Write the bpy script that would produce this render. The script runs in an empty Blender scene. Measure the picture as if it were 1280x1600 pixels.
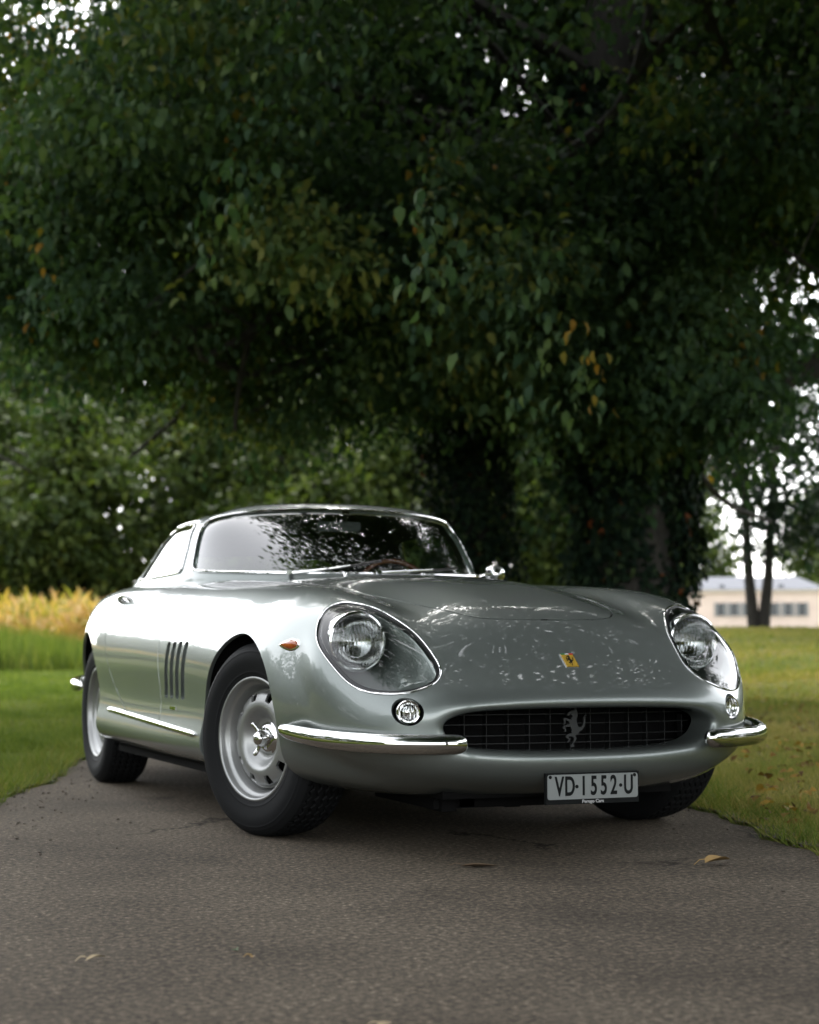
import bpy, bmesh, math, random
import numpy as np
from mathutils import Vector, Matrix

# ---------------------------------------------------------------- camera, sky, sun, exposure
S = bpy.context.scene
COL = S.collection
CAM_POS = np.array([-2.5, -5.55, 0.637])
CAM_YAW, CAM_PITCH, FPX = math.radians(22.4), math.radians(4.4), 2680.0
_cd = bpy.data.cameras.new('camera')
_cd.sensor_fit = 'VERTICAL'
_cd.sensor_height = 36.0
_cd.lens = FPX / 1600 * 36.0
_cd.clip_start, _cd.clip_end = 0.05, 3000
_cam = bpy.data.objects.new('camera', _cd)
COL.objects.link(_cam)
_cam.location = CAM_POS
_cam.rotation_euler = (math.pi / 2 + CAM_PITCH, 0, -CAM_YAW)
_cd.dof.use_dof = True
_cd.dof.focus_distance = 4.8
_cd.dof.aperture_fstop = 3.6
S.camera = _cam

SUN_EL, SUN_AZ = math.radians(48), math.radians(24)     # azimuth of the sun measured from +y towards +x
W = bpy.data.worlds.new('World')
S.world = W
W.use_nodes = True
_n = W.node_tree
_sky = _n.nodes.new('ShaderNodeTexSky')
_sky.sky_type = 'NISHITA'
_sky.sun_disc = False
_sky.sun_elevation = SUN_EL
_sky.sun_rotation = SUN_AZ
_sky.dust_density = 1.5
_sky.air_density = 1.0
_hs = _n.nodes.new('ShaderNodeHueSaturation')
_hs.inputs['Saturation'].default_value = 0.14
_n.links.new(_sky.outputs[0], _hs.inputs['Color'])
_n.links.new(_hs.outputs[0], _n.nodes['Background'].inputs[0])
_n.nodes['Background'].inputs[1].default_value = 0.15
_sl = bpy.data.lights.new('sun', 'SUN')
_sl.energy = 0.5
_sl.angle = math.radians(28)
_sl.color = (1.0, 0.96, 0.9)
_so = bpy.data.objects.new('sun', _sl)
COL.objects.link(_so)
_so.rotation_euler = Vector((math.sin(SUN_AZ) * math.cos(SUN_EL), math.cos(SUN_AZ) * math.cos(SUN_EL),
                             math.sin(SUN_EL))).to_track_quat('Z', 'Y').to_euler()
S.view_settings.view_transform = 'Standard'
S.view_settings.look = 'None'
S.view_settings.gamma = 1.0
S.view_settings.exposure = 2.55
S.view_settings.use_curve_mapping = False
S.cycles.use_denoising = True
S.cycles.max_bounces = 8
S.cycles.transparent_max_bounces = 12
# ---------------------------------------------------------------- helpers
random.seed(7)
RNG = np.random.default_rng(7)


def tag(o, label=None, cat=None, group=None, kind=None):
    if label: o['label'] = label
    if cat: o['category'] = cat
    if group: o['group'] = group
    if kind: o['kind'] = kind
    return o


def empty(name, loc=(0, 0, 0), rz=0.0, parent=None):
    o = bpy.data.objects.new(name, None)
    COL.objects.link(o)
    o.location = loc
    o.rotation_euler = (0, 0, rz)
    o.parent = parent
    o.empty_display_size = 0.1
    return o


def link(name, me, parent=None):
    o = bpy.data.objects.new(name, me)
    COL.objects.link(o)
    o.parent = parent
    return o


def mesh(name, verts, faces, mat, parent=None, smooth=True, normals=None, angle=None):
    me = bpy.data.meshes.new(name)
    me.from_pydata([tuple(map(float, v)) for v in verts], [], [tuple(int(i) for i in f) for f in faces])
    if mat is not None:
        me.materials.append(mat)
    if smooth:
        me.polygons.foreach_set('use_smooth', [True] * len(me.polygons))
    if angle is not None:
        me.set_sharp_from_angle(angle=math.radians(angle))
    if normals is not None:
        me.normals_split_custom_set_from_vertices([tuple(map(float, v)) for v in normals])
    me.update()
    return link(name, me, parent)


def quick_mesh(name, V, F, mat, parent=None, smooth=False, attr=None, mi=None):
    """large all-quad or all-triangle mesh from numpy arrays"""
    V = np.asarray(V, np.float32)
    F = np.asarray(F, np.int32)
    me = bpy.data.meshes.new(name)
    k = F.shape[1]
    me.vertices.add(len(V))
    me.vertices.foreach_set('co', V.ravel())
    me.loops.add(F.size)
    me.loops.foreach_set('vertex_index', F.ravel())
    me.polygons.add(len(F))
    me.polygons.foreach_set('loop_start', np.arange(0, F.size, k, dtype=np.int32))
    if smooth:
        me.polygons.foreach_set('use_smooth', np.ones(len(F), bool))
    if isinstance(mat, (list, tuple)):
        for m_ in mat: me.materials.append(m_)
    else:
        me.materials.append(mat)
    if mi is not None:
        me.polygons.foreach_set('material_index', np.asarray(mi, np.int32))
    if attr is not None:
        a = me.attributes.new('shade', 'FLOAT', 'FACE')
        a.data.foreach_set('value', np.asarray(attr, np.float32))
    me.update(calc_edges=True)
    return link(name, me, parent)


class Geo:
    """collects simple solids and builds them as one mesh"""
    def __init__(s):
        s.v, s.f = [], []

    def add(s, v, f):
        o = len(s.v)
        s.v += [tuple(map(float, p)) for p in v]
        s.f += [tuple(int(i) + o for i in q) for q in f]
        return s

    def box(s, a, b):
        (x0, y0, z0), (x1, y1, z1) = a, b
        v = [(x0, y0, z0), (x1, y0, z0), (x1, y1, z0), (x0, y1, z0), (x0, y0, z1), (x1, y0, z1), (x1, y1, z1), (x0, y1, z1)]
        return s.add(v, [(0, 3, 2, 1), (4, 5, 6, 7), (0, 1, 5, 4), (1, 2, 6, 5), (2, 3, 7, 6), (3, 0, 4, 7)])

    def tube(s, pts, rad, n=10, closed=False, cap=True, flat=1.0, up=None):
        """sweep an ellipse (rad along the frame normal, rad*flat along binormal) along a polyline"""
        P = np.asarray(pts, float)
        m = len(P)
        R = np.full(m, rad) if np.isscalar(rad) else np.asarray(rad, float)
        T = np.zeros_like(P)
        if closed:
            T = np.roll(P, -1, 0) - np.roll(P, 1, 0)
        else:
            T[1:-1] = P[2:] - P[:-2]; T[0] = P[1] - P[0]; T[-1] = P[-1] - P[-2]
        T /= np.linalg.norm(T, axis=1)[:, None] + 1e-12
        N = np.zeros_like(P)
        if up is not None:
            U = np.broadcast_to(np.asarray(up, float), P.shape)
            N = U - (U * T).sum(1)[:, None] * T
            N /= np.linalg.norm(N, axis=1)[:, None] + 1e-12
        else:
            a = np.array([0, 0, 1.0]) if abs(T[0][2]) < .9 else np.array([1.0, 0, 0])
            nn = a - a @ T[0] * T[0]
            for i in range(m):
                nn = nn - nn @ T[i] * T[i]
                nn = nn / (np.linalg.norm(nn) + 1e-12)
                N[i] = nn
        B = np.cross(T, N)
        ang = np.linspace(0, 2 * math.pi, n, endpoint=False)
        ring = (P[:, None] + R[:, None, None] * (np.cos(ang)[None, :, None] * N[:, None] + flat * np.sin(ang)[None, :, None] * B[:, None]))
        v = ring.reshape(-1, 3)
        f = []
        for i in range(m if closed else m - 1):
            i2 = (i + 1) % m
            for k in range(n):
                k2 = (k + 1) % n
                f.append((i * n + k, i * n + k2, i2 * n + k2, i2 * n + k))
        if cap and not closed:
            f.append(tuple(range(n - 1, -1, -1)))
            f.append(tuple((m - 1) * n + k for k in range(n)))
        return s.add(v, f)

    def lathe(s, prof, n=48, axis='x', centre=(0, 0, 0), cap=False):
        """prof: list of (radius, distance along axis)"""
        v, f = [], []
        m = len(prof)
        for i in range(n):
            a = 2 * math.pi * i / n
            for r, d in prof:
                p = (d, r * math.cos(a), r * math.sin(a)) if axis == 'x' else (
                    (r * math.sin(a), d, r * math.cos(a)) if axis == 'y' else (r * math.cos(a), r * math.sin(a), d))
                v.append((p[0] + centre[0], p[1] + centre[1], p[2] + centre[2]))
        for i in range(n):
            j = (i + 1) % n
            for k in range(m - 1):
                f.append((i * m + k, i * m + k + 1, j * m + k + 1, j * m + k))
        return s.add(v, f)

    def prism(s, poly, frame, depth):
        """poly: 2D outline; frame: (origin, e1, e2, normal); extruded by depth along the normal"""
        o, e1, e2, nn = [np.asarray(q, float) for q in frame]
        k = len(poly)
        a = [o + e1 * p[0] + e2 * p[1] for p in poly]
        b = [q + nn * depth for q in a]
        f = [tuple(range(k - 1, -1, -1)), tuple(range(k, 2 * k))]
        f += [(i, (i + 1) % k, (i + 1) % k + k, i + k) for i in range(k)]
        return s.add(a + b, f)

    def xf(s, M):
        s.v = [tuple(M @ Vector(p)) for p in s.v]
        return s

    def build(s, name, mat, parent=None, smooth=True, angle=40, fix=True):
        me = bpy.data.meshes.new(name)
        me.from_pydata(s.v, [], s.f)
        if fix:
            bm = bmesh.new(); bm.from_mesh(me)
            bmesh.ops.remove_doubles(bm, verts=bm.verts, dist=1e-6)
            bmesh.ops.recalc_face_normals(bm, faces=bm.faces)
            bm.to_mesh(me); bm.free()
        me.materials.append(mat)
        if smooth:
            me.polygons.foreach_set('use_smooth', [True] * len(me.polygons))
            me.set_sharp_from_angle(angle=math.radians(angle))
        me.update()
        return link(name, me, parent)


def catmull(pts, n=12, closed=False):
    P = np.asarray(pts, float)
    m = len(P)
    out = []
    rng = range(m) if closed else range(m - 1)
    for i in rng:
        if closed:
            a, b, c, d = P[(i - 1) % m], P[i], P[(i + 1) % m], P[(i + 2) % m]
        else:
            b, c = P[i], P[i + 1]
            a = P[i - 1] if i > 0 else 2 * b - c
            d = P[i + 2] if i + 2 < m else 2 * c - b
        for k in range(n):
            t = k / n
            out.append(.5 * (2 * b + (c - a) * t + (2 * a - 5 * b + 4 * c - d) * t * t + (3 * b - a - 3 * c + d) * t ** 3))
    if not closed:
        out.append(P[-1])
    return np.array(out)


def poly_sdf(Q, poly):
    """signed distance (negative inside) of 2D points Q to a closed polygon"""
    Q = np.asarray(Q, float); P = np.asarray(poly, float)
    out = np.full(len(Q), 1e9); ins = np.zeros(len(Q), bool)
    for i in range(len(P)):
        a, b = P[i], P[(i + 1) % len(P)]
        e = b - a
        w = Q - a
        t = np.clip((w @ e) / (e @ e + 1e-18), 0, 1)
        dd = ((w - t[:, None] * e) ** 2).sum(1)
        out = np.minimum(out, dd)
        c = ((a[1] > Q[:, 1]) != (b[1] > Q[:, 1]))
        xs = a[0] + (Q[:, 1] - a[1]) / ((b[1] - a[1]) if abs(b[1] - a[1]) > 1e-12 else 1e-12) * e[0]
        ins ^= c & (Q[:, 0] < xs)
    d = np.sqrt(out)
    return np.where(ins, -d, d)


# ---------------------------------------------------------------- smooth lofted surfaces that can be cut along curves
class Loft:
    """bicubic B-spline surface through a grid of points [i][j]; j=0 and j=-1 may lie on the mirror plane x=0"""
    def __init__(s, net, mirror0=True, mirror1=True, relax=0.75, fix0=True):
        D = np.asarray(net, float)
        s.ni, s.nj = D.shape[:2]
        s.m0, s.m1 = mirror0, mirror1
        C = D.copy()
        for _ in range(6):
            s.C = C; s._pad()
            U, V = np.meshgrid(np.arange(s.ni), np.arange(s.nj), indexing='ij')
            E = s.ev(np.stack([U.ravel(), V.ravel()], 1).astype(float)).reshape(D.shape)
            C = C + relax * (D - E)
        s.C = C; s._pad()

    def _pad(s):
        C = s.C
        fl = np.array([-1., 1, 1])
        a = C[:, 1:2] * fl if s.m0 else 2 * C[:, :1] - C[:, 1:2]
        b = C[:, -2:-1] * fl if s.m1 else 2 * C[:, -1:] - C[:, -2:-1]
        C = np.concatenate([a, C, b], 1)
        s.P = np.concatenate([2 * C[:1] - C[1:2], C, 2 * C[-1:] - C[-2:-1]], 0)

    def ev(s, uv):
        uv = np.asarray(uv, float)
        u = np.clip(uv[:, 0], 0, s.ni - 1); v = np.clip(uv[:, 1], 0, s.nj - 1)
        i = np.minimum(u.astype(int), s.ni - 2); j = np.minimum(v.astype(int), s.nj - 2)
        def bas(t):
            return np.stack([(1 - t) ** 3, 3 * t ** 3 - 6 * t * t + 4, -3 * t ** 3 + 3 * t * t + 3 * t + 1, t ** 3], 1) / 6
        bu, bv = bas(u - i), bas(v - j)
        out = np.zeros((len(u), 3))
        for a in range(4):
            for b in range(4):
                out += (bu[:, a] * bv[:, b])[:, None] * s.P[i + a, j + b]
        return out

    def nrm(s, uv, e=2e-3):
        uv = np.asarray(uv, float)
        lo, hi = np.array([0, 0.]), np.array([s.ni - 1., s.nj - 1.])
        def d(ax):
            o = np.zeros(2); o[ax] = e
            return s.ev(np.clip(uv + o, lo, hi)) - s.ev(np.clip(uv - o, lo, hi))
        n = np.cross(d(1), d(0))
        return n / (np.linalg.norm(n, axis=1)[:, None] + 1e-15)


class Skin:
    """a dense grid on a Loft, cut into regions by signed functions of position"""
    def __init__(s, loft, nu, nv, flip=1.0, us=None, vs=None):
        s.L, s.flip = loft, flip
        us = np.linspace(0, loft.ni - 1, nu) if us is None else us
        vs = np.linspace(0, loft.nj - 1, nv) if vs is None else vs
        nu, nv = len(us), len(vs)
        U, V = np.meshgrid(us, vs, indexing='ij')
        s.uv = [tuple(q) for q in np.stack([U.ravel(), V.ravel()], 1)]
        I = np.arange(nu * nv).reshape(nu, nv)
        s.whole = [tuple(q) for q in np.stack([I[:-1, :-1], I[:-1, 1:], I[1:, 1:], I[1:, :-1]], -1).reshape(-1, 4)]
        if flip < 0:
            s.whole = [q[::-1] for q in s.whole]
        s.cache = None

    def pos(s):
        n = len(s.uv)
        if s.cache is None or len(s.cache) != n:
            k = 0 if s.cache is None else len(s.cache)
            q = np.array(s.uv[k:])
            new = s.L.ev(q)
            nn = s.L.nrm(q) * s.flip
            s.cache = new if k == 0 else np.concatenate([s.cache, new])
            s.ncache = nn if k == 0 else np.concatenate([s.ncache, nn])
        return s.cache

    def nor(s):
        s.pos()
        return s.ncache

    def split(s, polys, g):
        """-> (outside polys g>0, inside polys g<0); the cut follows g=0 on the surface"""
        G = list(g(s.pos(), np.array(s.uv)))
        # snap values that are almost on the line
        cut = {}
        todo = []
        for p in polys:
            q = [G[i] for i in p]
            if min(q) < 0 < max(q):
                for a, b in zip(p, p[1:] + p[:1]):
                    if (G[a] < 0) != (G[b] < 0):
                        k = (a, b) if a < b else (b, a)
                        if k not in cut:
                            cut[k] = None; todo.append(k)
        if todo:
            A = np.array([s.uv[k[0]] for k in todo]); B = np.array([s.uv[k[1]] for k in todo])
            ga = np.array([G[k[0]] for k in todo]); gb = np.array([G[k[1]] for k in todo])
            lo, hi = np.zeros(len(todo)), np.ones(len(todo))
            t = ga / (ga - gb)
            for _ in range(13):
                Q = A + (B - A) * t[:, None]
                gm = g(s.L.ev(Q), Q)
                same = (gm < 0) == (ga < 0)
                lo = np.where(same, t, lo); hi = np.where(same, hi, t)
                ga2 = np.where(same, gm, ga); gb2 = np.where(same, gb, gm)
                t = .5 * (lo + hi)
            UV = A + (B - A) * t[:, None]
            for k, q in zip(todo, UV):
                cut[k] = len(s.uv); s.uv.append(tuple(q))
            G += [0.0] * len(todo)
        out, ins = [], []
        for p in polys:
            q = [G[i] for i in p]
            if not (min(q) < 0 < max(q)):
                (ins if sum(q) < 0 else out).append(p)
                continue
            a_, b_ = [], []
            for a, b in zip(p, p[1:] + p[:1]):
                (b_ if G[a] < 0 else a_).append(a)
                if (G[a] < 0) != (G[b] < 0):
                    c = cut[(a, b) if a < b else (b, a)]
                    a_.append(c); b_.append(c)
            if len(a_) > 2: out.append(tuple(a_))
            if len(b_) > 2: ins.append(tuple(b_))
        return out, ins

    def loops(s, polys):
        """ordered boundary loops (vertex ids) of a region"""
        E = {}
        for p in polys:
            for a, b in zip(p, p[1:] + p[:1]):
                E[(a, b)] = 1
        nxt = {}
        for a, b in E:
            if (b, a) not in E:
                nxt.setdefault(a, []).append(b)
        res = []
        while nxt:
            a = next(iter(nxt)); lp = [a]
            while True:
                c = nxt.get(lp[-1])
                if not c: break
                b = c.pop()
                if not c: del nxt[lp[-1]]
                if b == lp[0]: break
                lp.append(b)
            res.append(lp)
        return res

    def part(s, name, polys, mat, parent=None, both=False, side=1, off=None, lip=0.0, lip_when=None, lip_dir=None, lip_inset=0.0, custom=True):
        """build a region as a mesh. side=-1 mirrors it, both adds the mirror image to the same mesh.
        lip: depth of a flange folded inwards along the region's edges"""
        P, N = s.pos(), s.nor()
        ids = sorted({i for p in polys for i in p})
        mp = {i: k for k, i in enumerate(ids)}
        X = P[ids].copy(); Nn = N[ids].copy()
        if off is not None:
            X = X + (off(X, Nn) if callable(off) else Nn * off)
        F = [tuple(mp[i] for i in p) for p in polys]
        V = list(X); NV = list(Nn)
        if lip > 0:
            for lp in s.loops(polys):
                if lip_when is not None:
                    ok = lip_when(P[lp])
                else:
                    ok = np.ones(len(lp), bool)
                pts = X[[mp[i] for i in lp]]; nn = Nn[[mp[i] for i in lp]]
                m = len(lp)
                tan = np.roll(pts, -1, 0) - np.roll(pts, 1, 0)
                outw = np.cross(tan, nn); outw /= np.linalg.norm(outw, axis=1)[:, None] + 1e-12
                dr = -nn if lip_dir is None else np.broadcast_to(np.asarray(lip_dir, float), nn.shape)
                base = len(V)
                for k in range(m):
                    V += [pts[k], pts[k] + dr[k] * lip + outw[k] * (-lip_inset)]
                    NV += [outw[k] * .8 + nn[k] * .2, outw[k]]
                for k in range(m):
                    k2 = (k + 1) % m
                    if ok[k] and ok[k2]:
                        F.append((base + 2 * k, base + 2 * k + 1, base + 2 * k2 + 1, base + 2 * k2))
        V = np.array(V); NV = np.array(NV)
        fl = np.array([-1., 1, 1])
        n = len(V)
        if both:
            V = np.concatenate([V, V * fl]); NV = np.concatenate([NV, NV * fl])
            F = F + [tuple(i + n for i in reversed(p)) for p in F]
        elif side < 0:
            V = V * fl; NV = NV * fl
            F = [tuple(reversed(p)) for p in F]
        return mesh(name, V, F, mat, parent, normals=NV if custom else None)

    def edge(s, polys, keep=None, near=None):
        """longest boundary loop of a region as points and normals"""
        ls = s.loops(polys)
        if near is not None:
            near = np.asarray(near)
            lp = min(ls, key=lambda l: np.linalg.norm(s.pos()[l].mean(0) - near))
        else:
            lp = max(ls, key=len)
        return s.pos()[lp], s.nor()[lp]
# ---------------------------------------------------------------- materials
def pbr(name, col, rough=.5, metal=0., **kw):
    m = bpy.data.materials.new(name)
    m.use_nodes = True
    b = m.node_tree.nodes['Principled BSDF']
    b.inputs['Base Color'].default_value = (*col, 1)
    b.inputs['Roughness'].default_value = rough
    b.inputs['Metallic'].default_value = metal
    for k, v in kw.items():
        b.inputs[k.replace('_', ' ')].default_value = v
    return m


def nodes(m):
    return m.node_tree.nodes, m.node_tree.links, m.node_tree.nodes['Principled BSDF']


def noise(n, scale, detail=4, rough=.55, coord=None, links=None):
    t = n.new('ShaderNodeTexNoise')
    t.inputs['Scale'].default_value = scale
    t.inputs['Detail'].default_value = detail
    t.inputs['Roughness'].default_value = rough
    if coord is not None: links.new(coord, t.inputs['Vector'])
    return t


def ramp(n, links, src, stops):
    r = n.new('ShaderNodeValToRGB')
    e = r.color_ramp.elements
    while len(e) < len(stops): e.new(.5)
    for q, (p, c) in zip(e, stops):
        q.position = p
        q.color = (*c, 1) if len(c) == 3 else c
    links.new(src, r.inputs[0])
    return r


M = {}
M['paint'] = pbr('silver paint', (.185, .207, .197), .40, .76, Specular_IOR_Level=.3, Coat_Weight=1.0, Coat_Roughness=.015, Coat_IOR=1.5)
n_, l_, b_ = nodes(M['paint'])
tc = n_.new('ShaderNodeTexCoord')
nz = noise(n_, 900, 2, .6, tc.outputs['Object'], l_)
rp = ramp(n_, l_, nz.outputs[0], [(.3, (.162, .183, .173)), (.7, (.205, .230, .219))])
l_.new(rp.outputs[0], b_.inputs['Base Color'])
M['chrome'] = pbr('chrome', (.70, .70, .70), .05, 1.)
M['reflector'] = pbr('lamp reflector', (.36, .36, .36), .12, 1.)
M['alloy'] = pbr('silver painted alloy', (.30, .305, .30), .40, .75)
M['alloy_dark'] = pbr('dull alloy', (.035, .037, .037), .55, .5)
M['rubber'] = pbr('tyre rubber', (.007, .0075, .008), .7, Specular_IOR_Level=.12)
M['black'] = pbr('black underseal', (.006, .006, .006), .9, Specular_IOR_Level=.06)
M['trim'] = pbr('black rubber trim', (.008, .008, .009), .28)
M['glass'] = pbr('window glass', (.90, .95, .93), .0, 0., Transmission_Weight=1.0, IOR=1.12)
M['leather'] = pbr('tan leather', (.08, .038, .02), .5)
M['dash'] = pbr('black dash', (.007, .007, .007), .7, Specular_IOR_Level=.15)
M['wood'] = pbr('varnished wood', (.10, .03, .012), .25, Coat_Weight=.6)
M['amber'] = pbr('amber lens', (.42, .085, .012), .15, Transmission_Weight=.3, Coat_Weight=.8)
M['plate'] = pbr('plate white', (.21, .225, .22), .6, .0, Specular_IOR_Level=.15)
M['ink'] = pbr('plate black', (.006, .007, .007), .6, Specular_IOR_Level=.12)
M['white_ink'] = pbr('white print', (.42, .42, .42), .5)
M['yellow'] = pbr('badge yellow', (.32, .20, .02), .35, Coat_Weight=.3)
M['grille'] = pbr('grille metal', (.007, .0075, .0075), .5, .3)


def thin_glass(name, col, refl=1.5):
    """clear pane: sees straight through, mirrors the surroundings by Fresnel"""
    m = bpy.data.materials.new(name)
    m.use_nodes = True
    n, l = m.node_tree.nodes, m.node_tree.links
    n.remove(n['Principled BSDF'])
    t = n.new('ShaderNodeBsdfTransparent'); t.inputs[0].default_value = (*col, 1)
    g = n.new('ShaderNodeBsdfGlossy'); g.inputs['Roughness'].default_value = 0.005
    g.inputs[0].default_value = (1, 1, 1, 1)
    f = n.new('ShaderNodeFresnel'); f.inputs[0].default_value = refl
    ge = n.new('ShaderNodeNewGeometry'); mr = n.new('ShaderNodeMapRange')
    mr.inputs['To Min'].default_value = refl; mr.inputs['To Max'].default_value = 1 / refl
    l.new(ge.outputs['Backfacing'], mr.inputs['Value'])
    mr.inputs['To Max'].default_value = 1.0 + (1 / refl - 1.0) * .0 + .02
    l.new(mr.outputs[0], f.inputs[0])
    mx = n.new('ShaderNodeMixShader')
    l.new(f.outputs[0], mx.inputs[0]); l.new(t.outputs[0], mx.inputs[1]); l.new(g.outputs[0], mx.inputs[2])
    l.new(mx.outputs[0], n['Material Output'].inputs[0])
    return m


M['pane'] = thin_glass('clear pane', (.80, .86, .83), 2.4)
M['lampglass'] = thin_glass('lamp cover', (.93, .95, .94), 1.6)
# ---------------------------------------------------------------- the place: drive, lawns, field, trees, house
CD = np.array([math.sin(CAM_YAW), math.cos(CAM_YAW)]); CR = np.array([math.cos(CAM_YAW), -math.sin(CAM_YAW)])
def XD(X, D):
    """ground coordinates from metres to the right of / in front of the standing point (where the view was taken)"""
    X = np.asarray(X, float); D = np.asarray(D, float)
    return np.stack([CAM_POS[0] + X * CR[0] + D * CD[0], CAM_POS[1] + X * CR[1] + D * CD[1]], -1)
def to_XD(x, y):
    x = np.asarray(x) - CAM_POS[0]; y = np.asarray(y) - CAM_POS[1]
    return x * CR[0] + y * CR[1], x * CD[0] + y * CD[1]
def sst(t):
    t = np.clip(t, 0, 1); return t * t * (3 - 2 * t)
def terrain(x, y):
    X, D = to_XD(x, y)
    rise = 1.06 * sst((D - 10) / 42) * sst((X - 1.5 - .02 * D) / 5) - .7 * sst((D - 52) / 60) * sst((X - 3) / 5)
    und = .05 * np.sin(x * .7 + 1) * np.sin(y * .53) * sst((np.abs(road_d(x, y)) - 1.6) / 3)
    return rise + und - .008 + .028 * sst((np.abs(road_d(x, y)) - 1.52) / .6)
RA = math.radians(19.0); RDIR = np.array([math.sin(RA), math.cos(RA)]); RN = np.array([RDIR[1], -RDIR[0]])
RC = np.array([-.285, .40])
def road_d(x, y):
    """signed distance from the middle of the drive"""
    s = (np.asarray(x) - RC[0]) * RDIR[0] + (np.asarray(y) - RC[1]) * RDIR[1]
    return (np.asarray(x) - RC[0]) * RN[0] + (np.asarray(y) - RC[1]) * RN[1] - .0025 * np.maximum(s - 8, 0) ** 2 * -1
ROAD_W = 1.43

def grade(a, b, n, p):
    t = np.linspace(-1, 1, n); return np.where(t < 0, -(np.abs(t) ** p) * abs(a), (np.abs(t) ** p) * b)

# ground sheet
gx, gd = grade(-700, 700, 181, 3.2), np.concatenate([-grade(-60, 60, 41, 2)[:20:-1], grade(0, 1800, 361, 3.4)[180:]])
GX, GD = np.meshgrid(gx, gd, indexing='ij')
gp = XD(GX.ravel(), GD.ravel()); gz = terrain(gp[:, 0], gp[:, 1])
I = np.arange(GX.size).reshape(GX.shape)
M['lawn'] = pbr('mown lawn', (.07, .11, .03), .9, Specular_IOR_Level=.05)
n_, l_, b_ = nodes(M['lawn'])
tc = n_.new('ShaderNodeTexCoord')
na = noise(n_, .22, 5, .6, tc.outputs['Object'], l_); nb = noise(n_, 3.5, 6, .7, tc.outputs['Object'], l_); nc = noise(n_, 60, 3, .6, tc.outputs['Object'], l_)
ra_ = ramp(n_, l_, na.outputs[0], [(.30, (.055, .085, .016)), (.48, (.090, .118, .026)), (.58, (.135, .125, .042)), (.72, (.075, .100, .024))])
rb_ = ramp(n_, l_, nb.outputs[0], [(.32, (.55, .5, .45)), (.5, (1, 1, 1)), (.68, (1.35, 1.3, 1.1))])
mx = n_.new('ShaderNodeMix'); mx.data_type = 'RGBA'; mx.blend_type = 'MULTIPLY'; mx.inputs[0].default_value = 1
l_.new(ra_.outputs[0], mx.inputs[6]); l_.new(rb_.outputs[0], mx.inputs[7]); l_.new(mx.outputs[2], b_.inputs['Base Color'])
bp = n_.new('ShaderNodeBump'); bp.inputs['Strength'].default_value = .9; bp.inputs['Distance'].default_value = .05
l_.new(nc.outputs[0], bp.inputs['Height']); l_.new(bp.outputs[0], b_.inputs['Normal'])
GROUND = quick_mesh('ground', np.column_stack([gp, gz]), np.stack([I[:-1, :-1], I[1:, :-1], I[1:, 1:], I[:-1, 1:]], -1).reshape(-1, 4), M['lawn'], None, smooth=True)
tag(GROUND, kind='structure')

# asphalt drive with ragged edges
M['asphalt'] = pbr('old asphalt', (.045, .04, .034), .9, Specular_IOR_Level=.10)
n_, l_, b_ = nodes(M['asphalt'])
tc = n_.new('ShaderNodeTexCoord')
na = noise(n_, 1.1, 7, .68, tc.outputs['Object'], l_); nb = noise(n_, 60, 5, .85, tc.outputs['Object'], l_); nc = noise(n_, 300, 2, .8, tc.outputs['Object'], l_)
ra_ = ramp(n_, l_, na.outputs[0], [(.28, (.046, .0385, .0295)), (.45, (.078, .065, .0495)), (.58, (.100, .084, .064)), (.75, (.070, .058, .045))])
rb_ = ramp(n_, l_, nb.outputs[0], [(.34, (.15, .15, .15)), (.45, (.66, .66, .66)), (.55, (1.15, 1.13, 1.10)), (.66, (3.3, 3.2, 3.0))])
mx = n_.new('ShaderNodeMix'); mx.data_type = 'RGBA'; mx.blend_type = 'MULTIPLY'; mx.inputs[0].default_value = 1
l_.new(ra_.outputs[0], mx.inputs[6]); l_.new(rb_.outputs[0], mx.inputs[7])
# hairline cracks
vo = n_.new('ShaderNodeTexVoronoi'); vo.feature = 'DISTANCE_TO_EDGE'; vo.inputs['Scale'].default_value = .55
wn = noise(n_, 2.2, 6, .65, tc.outputs['Object'], l_); ad = n_.new('ShaderNodeVectorMath'); ad.operation = 'MULTIPLY_ADD'
l_.new(wn.outputs['Color'], ad.inputs[0]); ad.inputs[1].default_value = (.9, .9, 0); l_.new(tc.outputs['Object'], ad.inputs[2]); l_.new(ad.outputs[0], vo.inputs['Vector'])
rc_ = ramp(n_, l_, vo.outputs['Distance'], [(0, (.18, .17, .16)), (.006, (.4, .38, .36)), (.012, (1, 1, 1))])
mk = noise(n_, .8, 2, .5, tc.outputs['Object'], l_); rk = ramp(n_, l_, mk.outputs[0], [(.52, (0, 0, 0)), (.60, (1, 1, 1))])
m2 = n_.new('ShaderNodeMix'); m2.data_type = 'RGBA'; m2.blend_type = 'MULTIPLY'
l_.new(rk.outputs[0], m2.inputs[0]); l_.new(mx.outputs[2], m2.inputs[6]); l_.new(rc_.outputs[0], m2.inputs[7]); l_.new(m2.outputs[2], b_.inputs['Base Color'])
bp = n_.new('ShaderNodeBump'); bp.inputs['Strength'].default_value = 1.0; bp.inputs['Distance'].default_value = .006
l_.new(nb.outputs[0], bp.inputs['Height'])
bp2 = n_.new('ShaderNodeBump'); bp2.inputs['Strength'].default_value = .35; bp2.inputs['Distance'].default_value = .002
l_.new(nc.outputs[0], bp2.inputs['Height']); l_.new(bp.outputs[0], bp2.inputs['Normal']); l_.new(bp2.outputs[0], b_.inputs['Normal'])
sv = np.concatenate([np.linspace(-30, -10, 40)[:-1], np.linspace(-10, 14, 480)[:-1], np.linspace(14, 120, 120)])
def edge_noise(s, ph):
    return .035 * np.sin(s * 1.7 + ph) + .025 * np.sin(s * 4.3 + 2 * ph) + .018 * np.sin(s * 11.1 + ph * 3) + .012 * np.sin(s * 27 + ph)
wv_ = np.array([-1, -.93, -.6, -.2, .2, .6, .93, 1])
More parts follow.
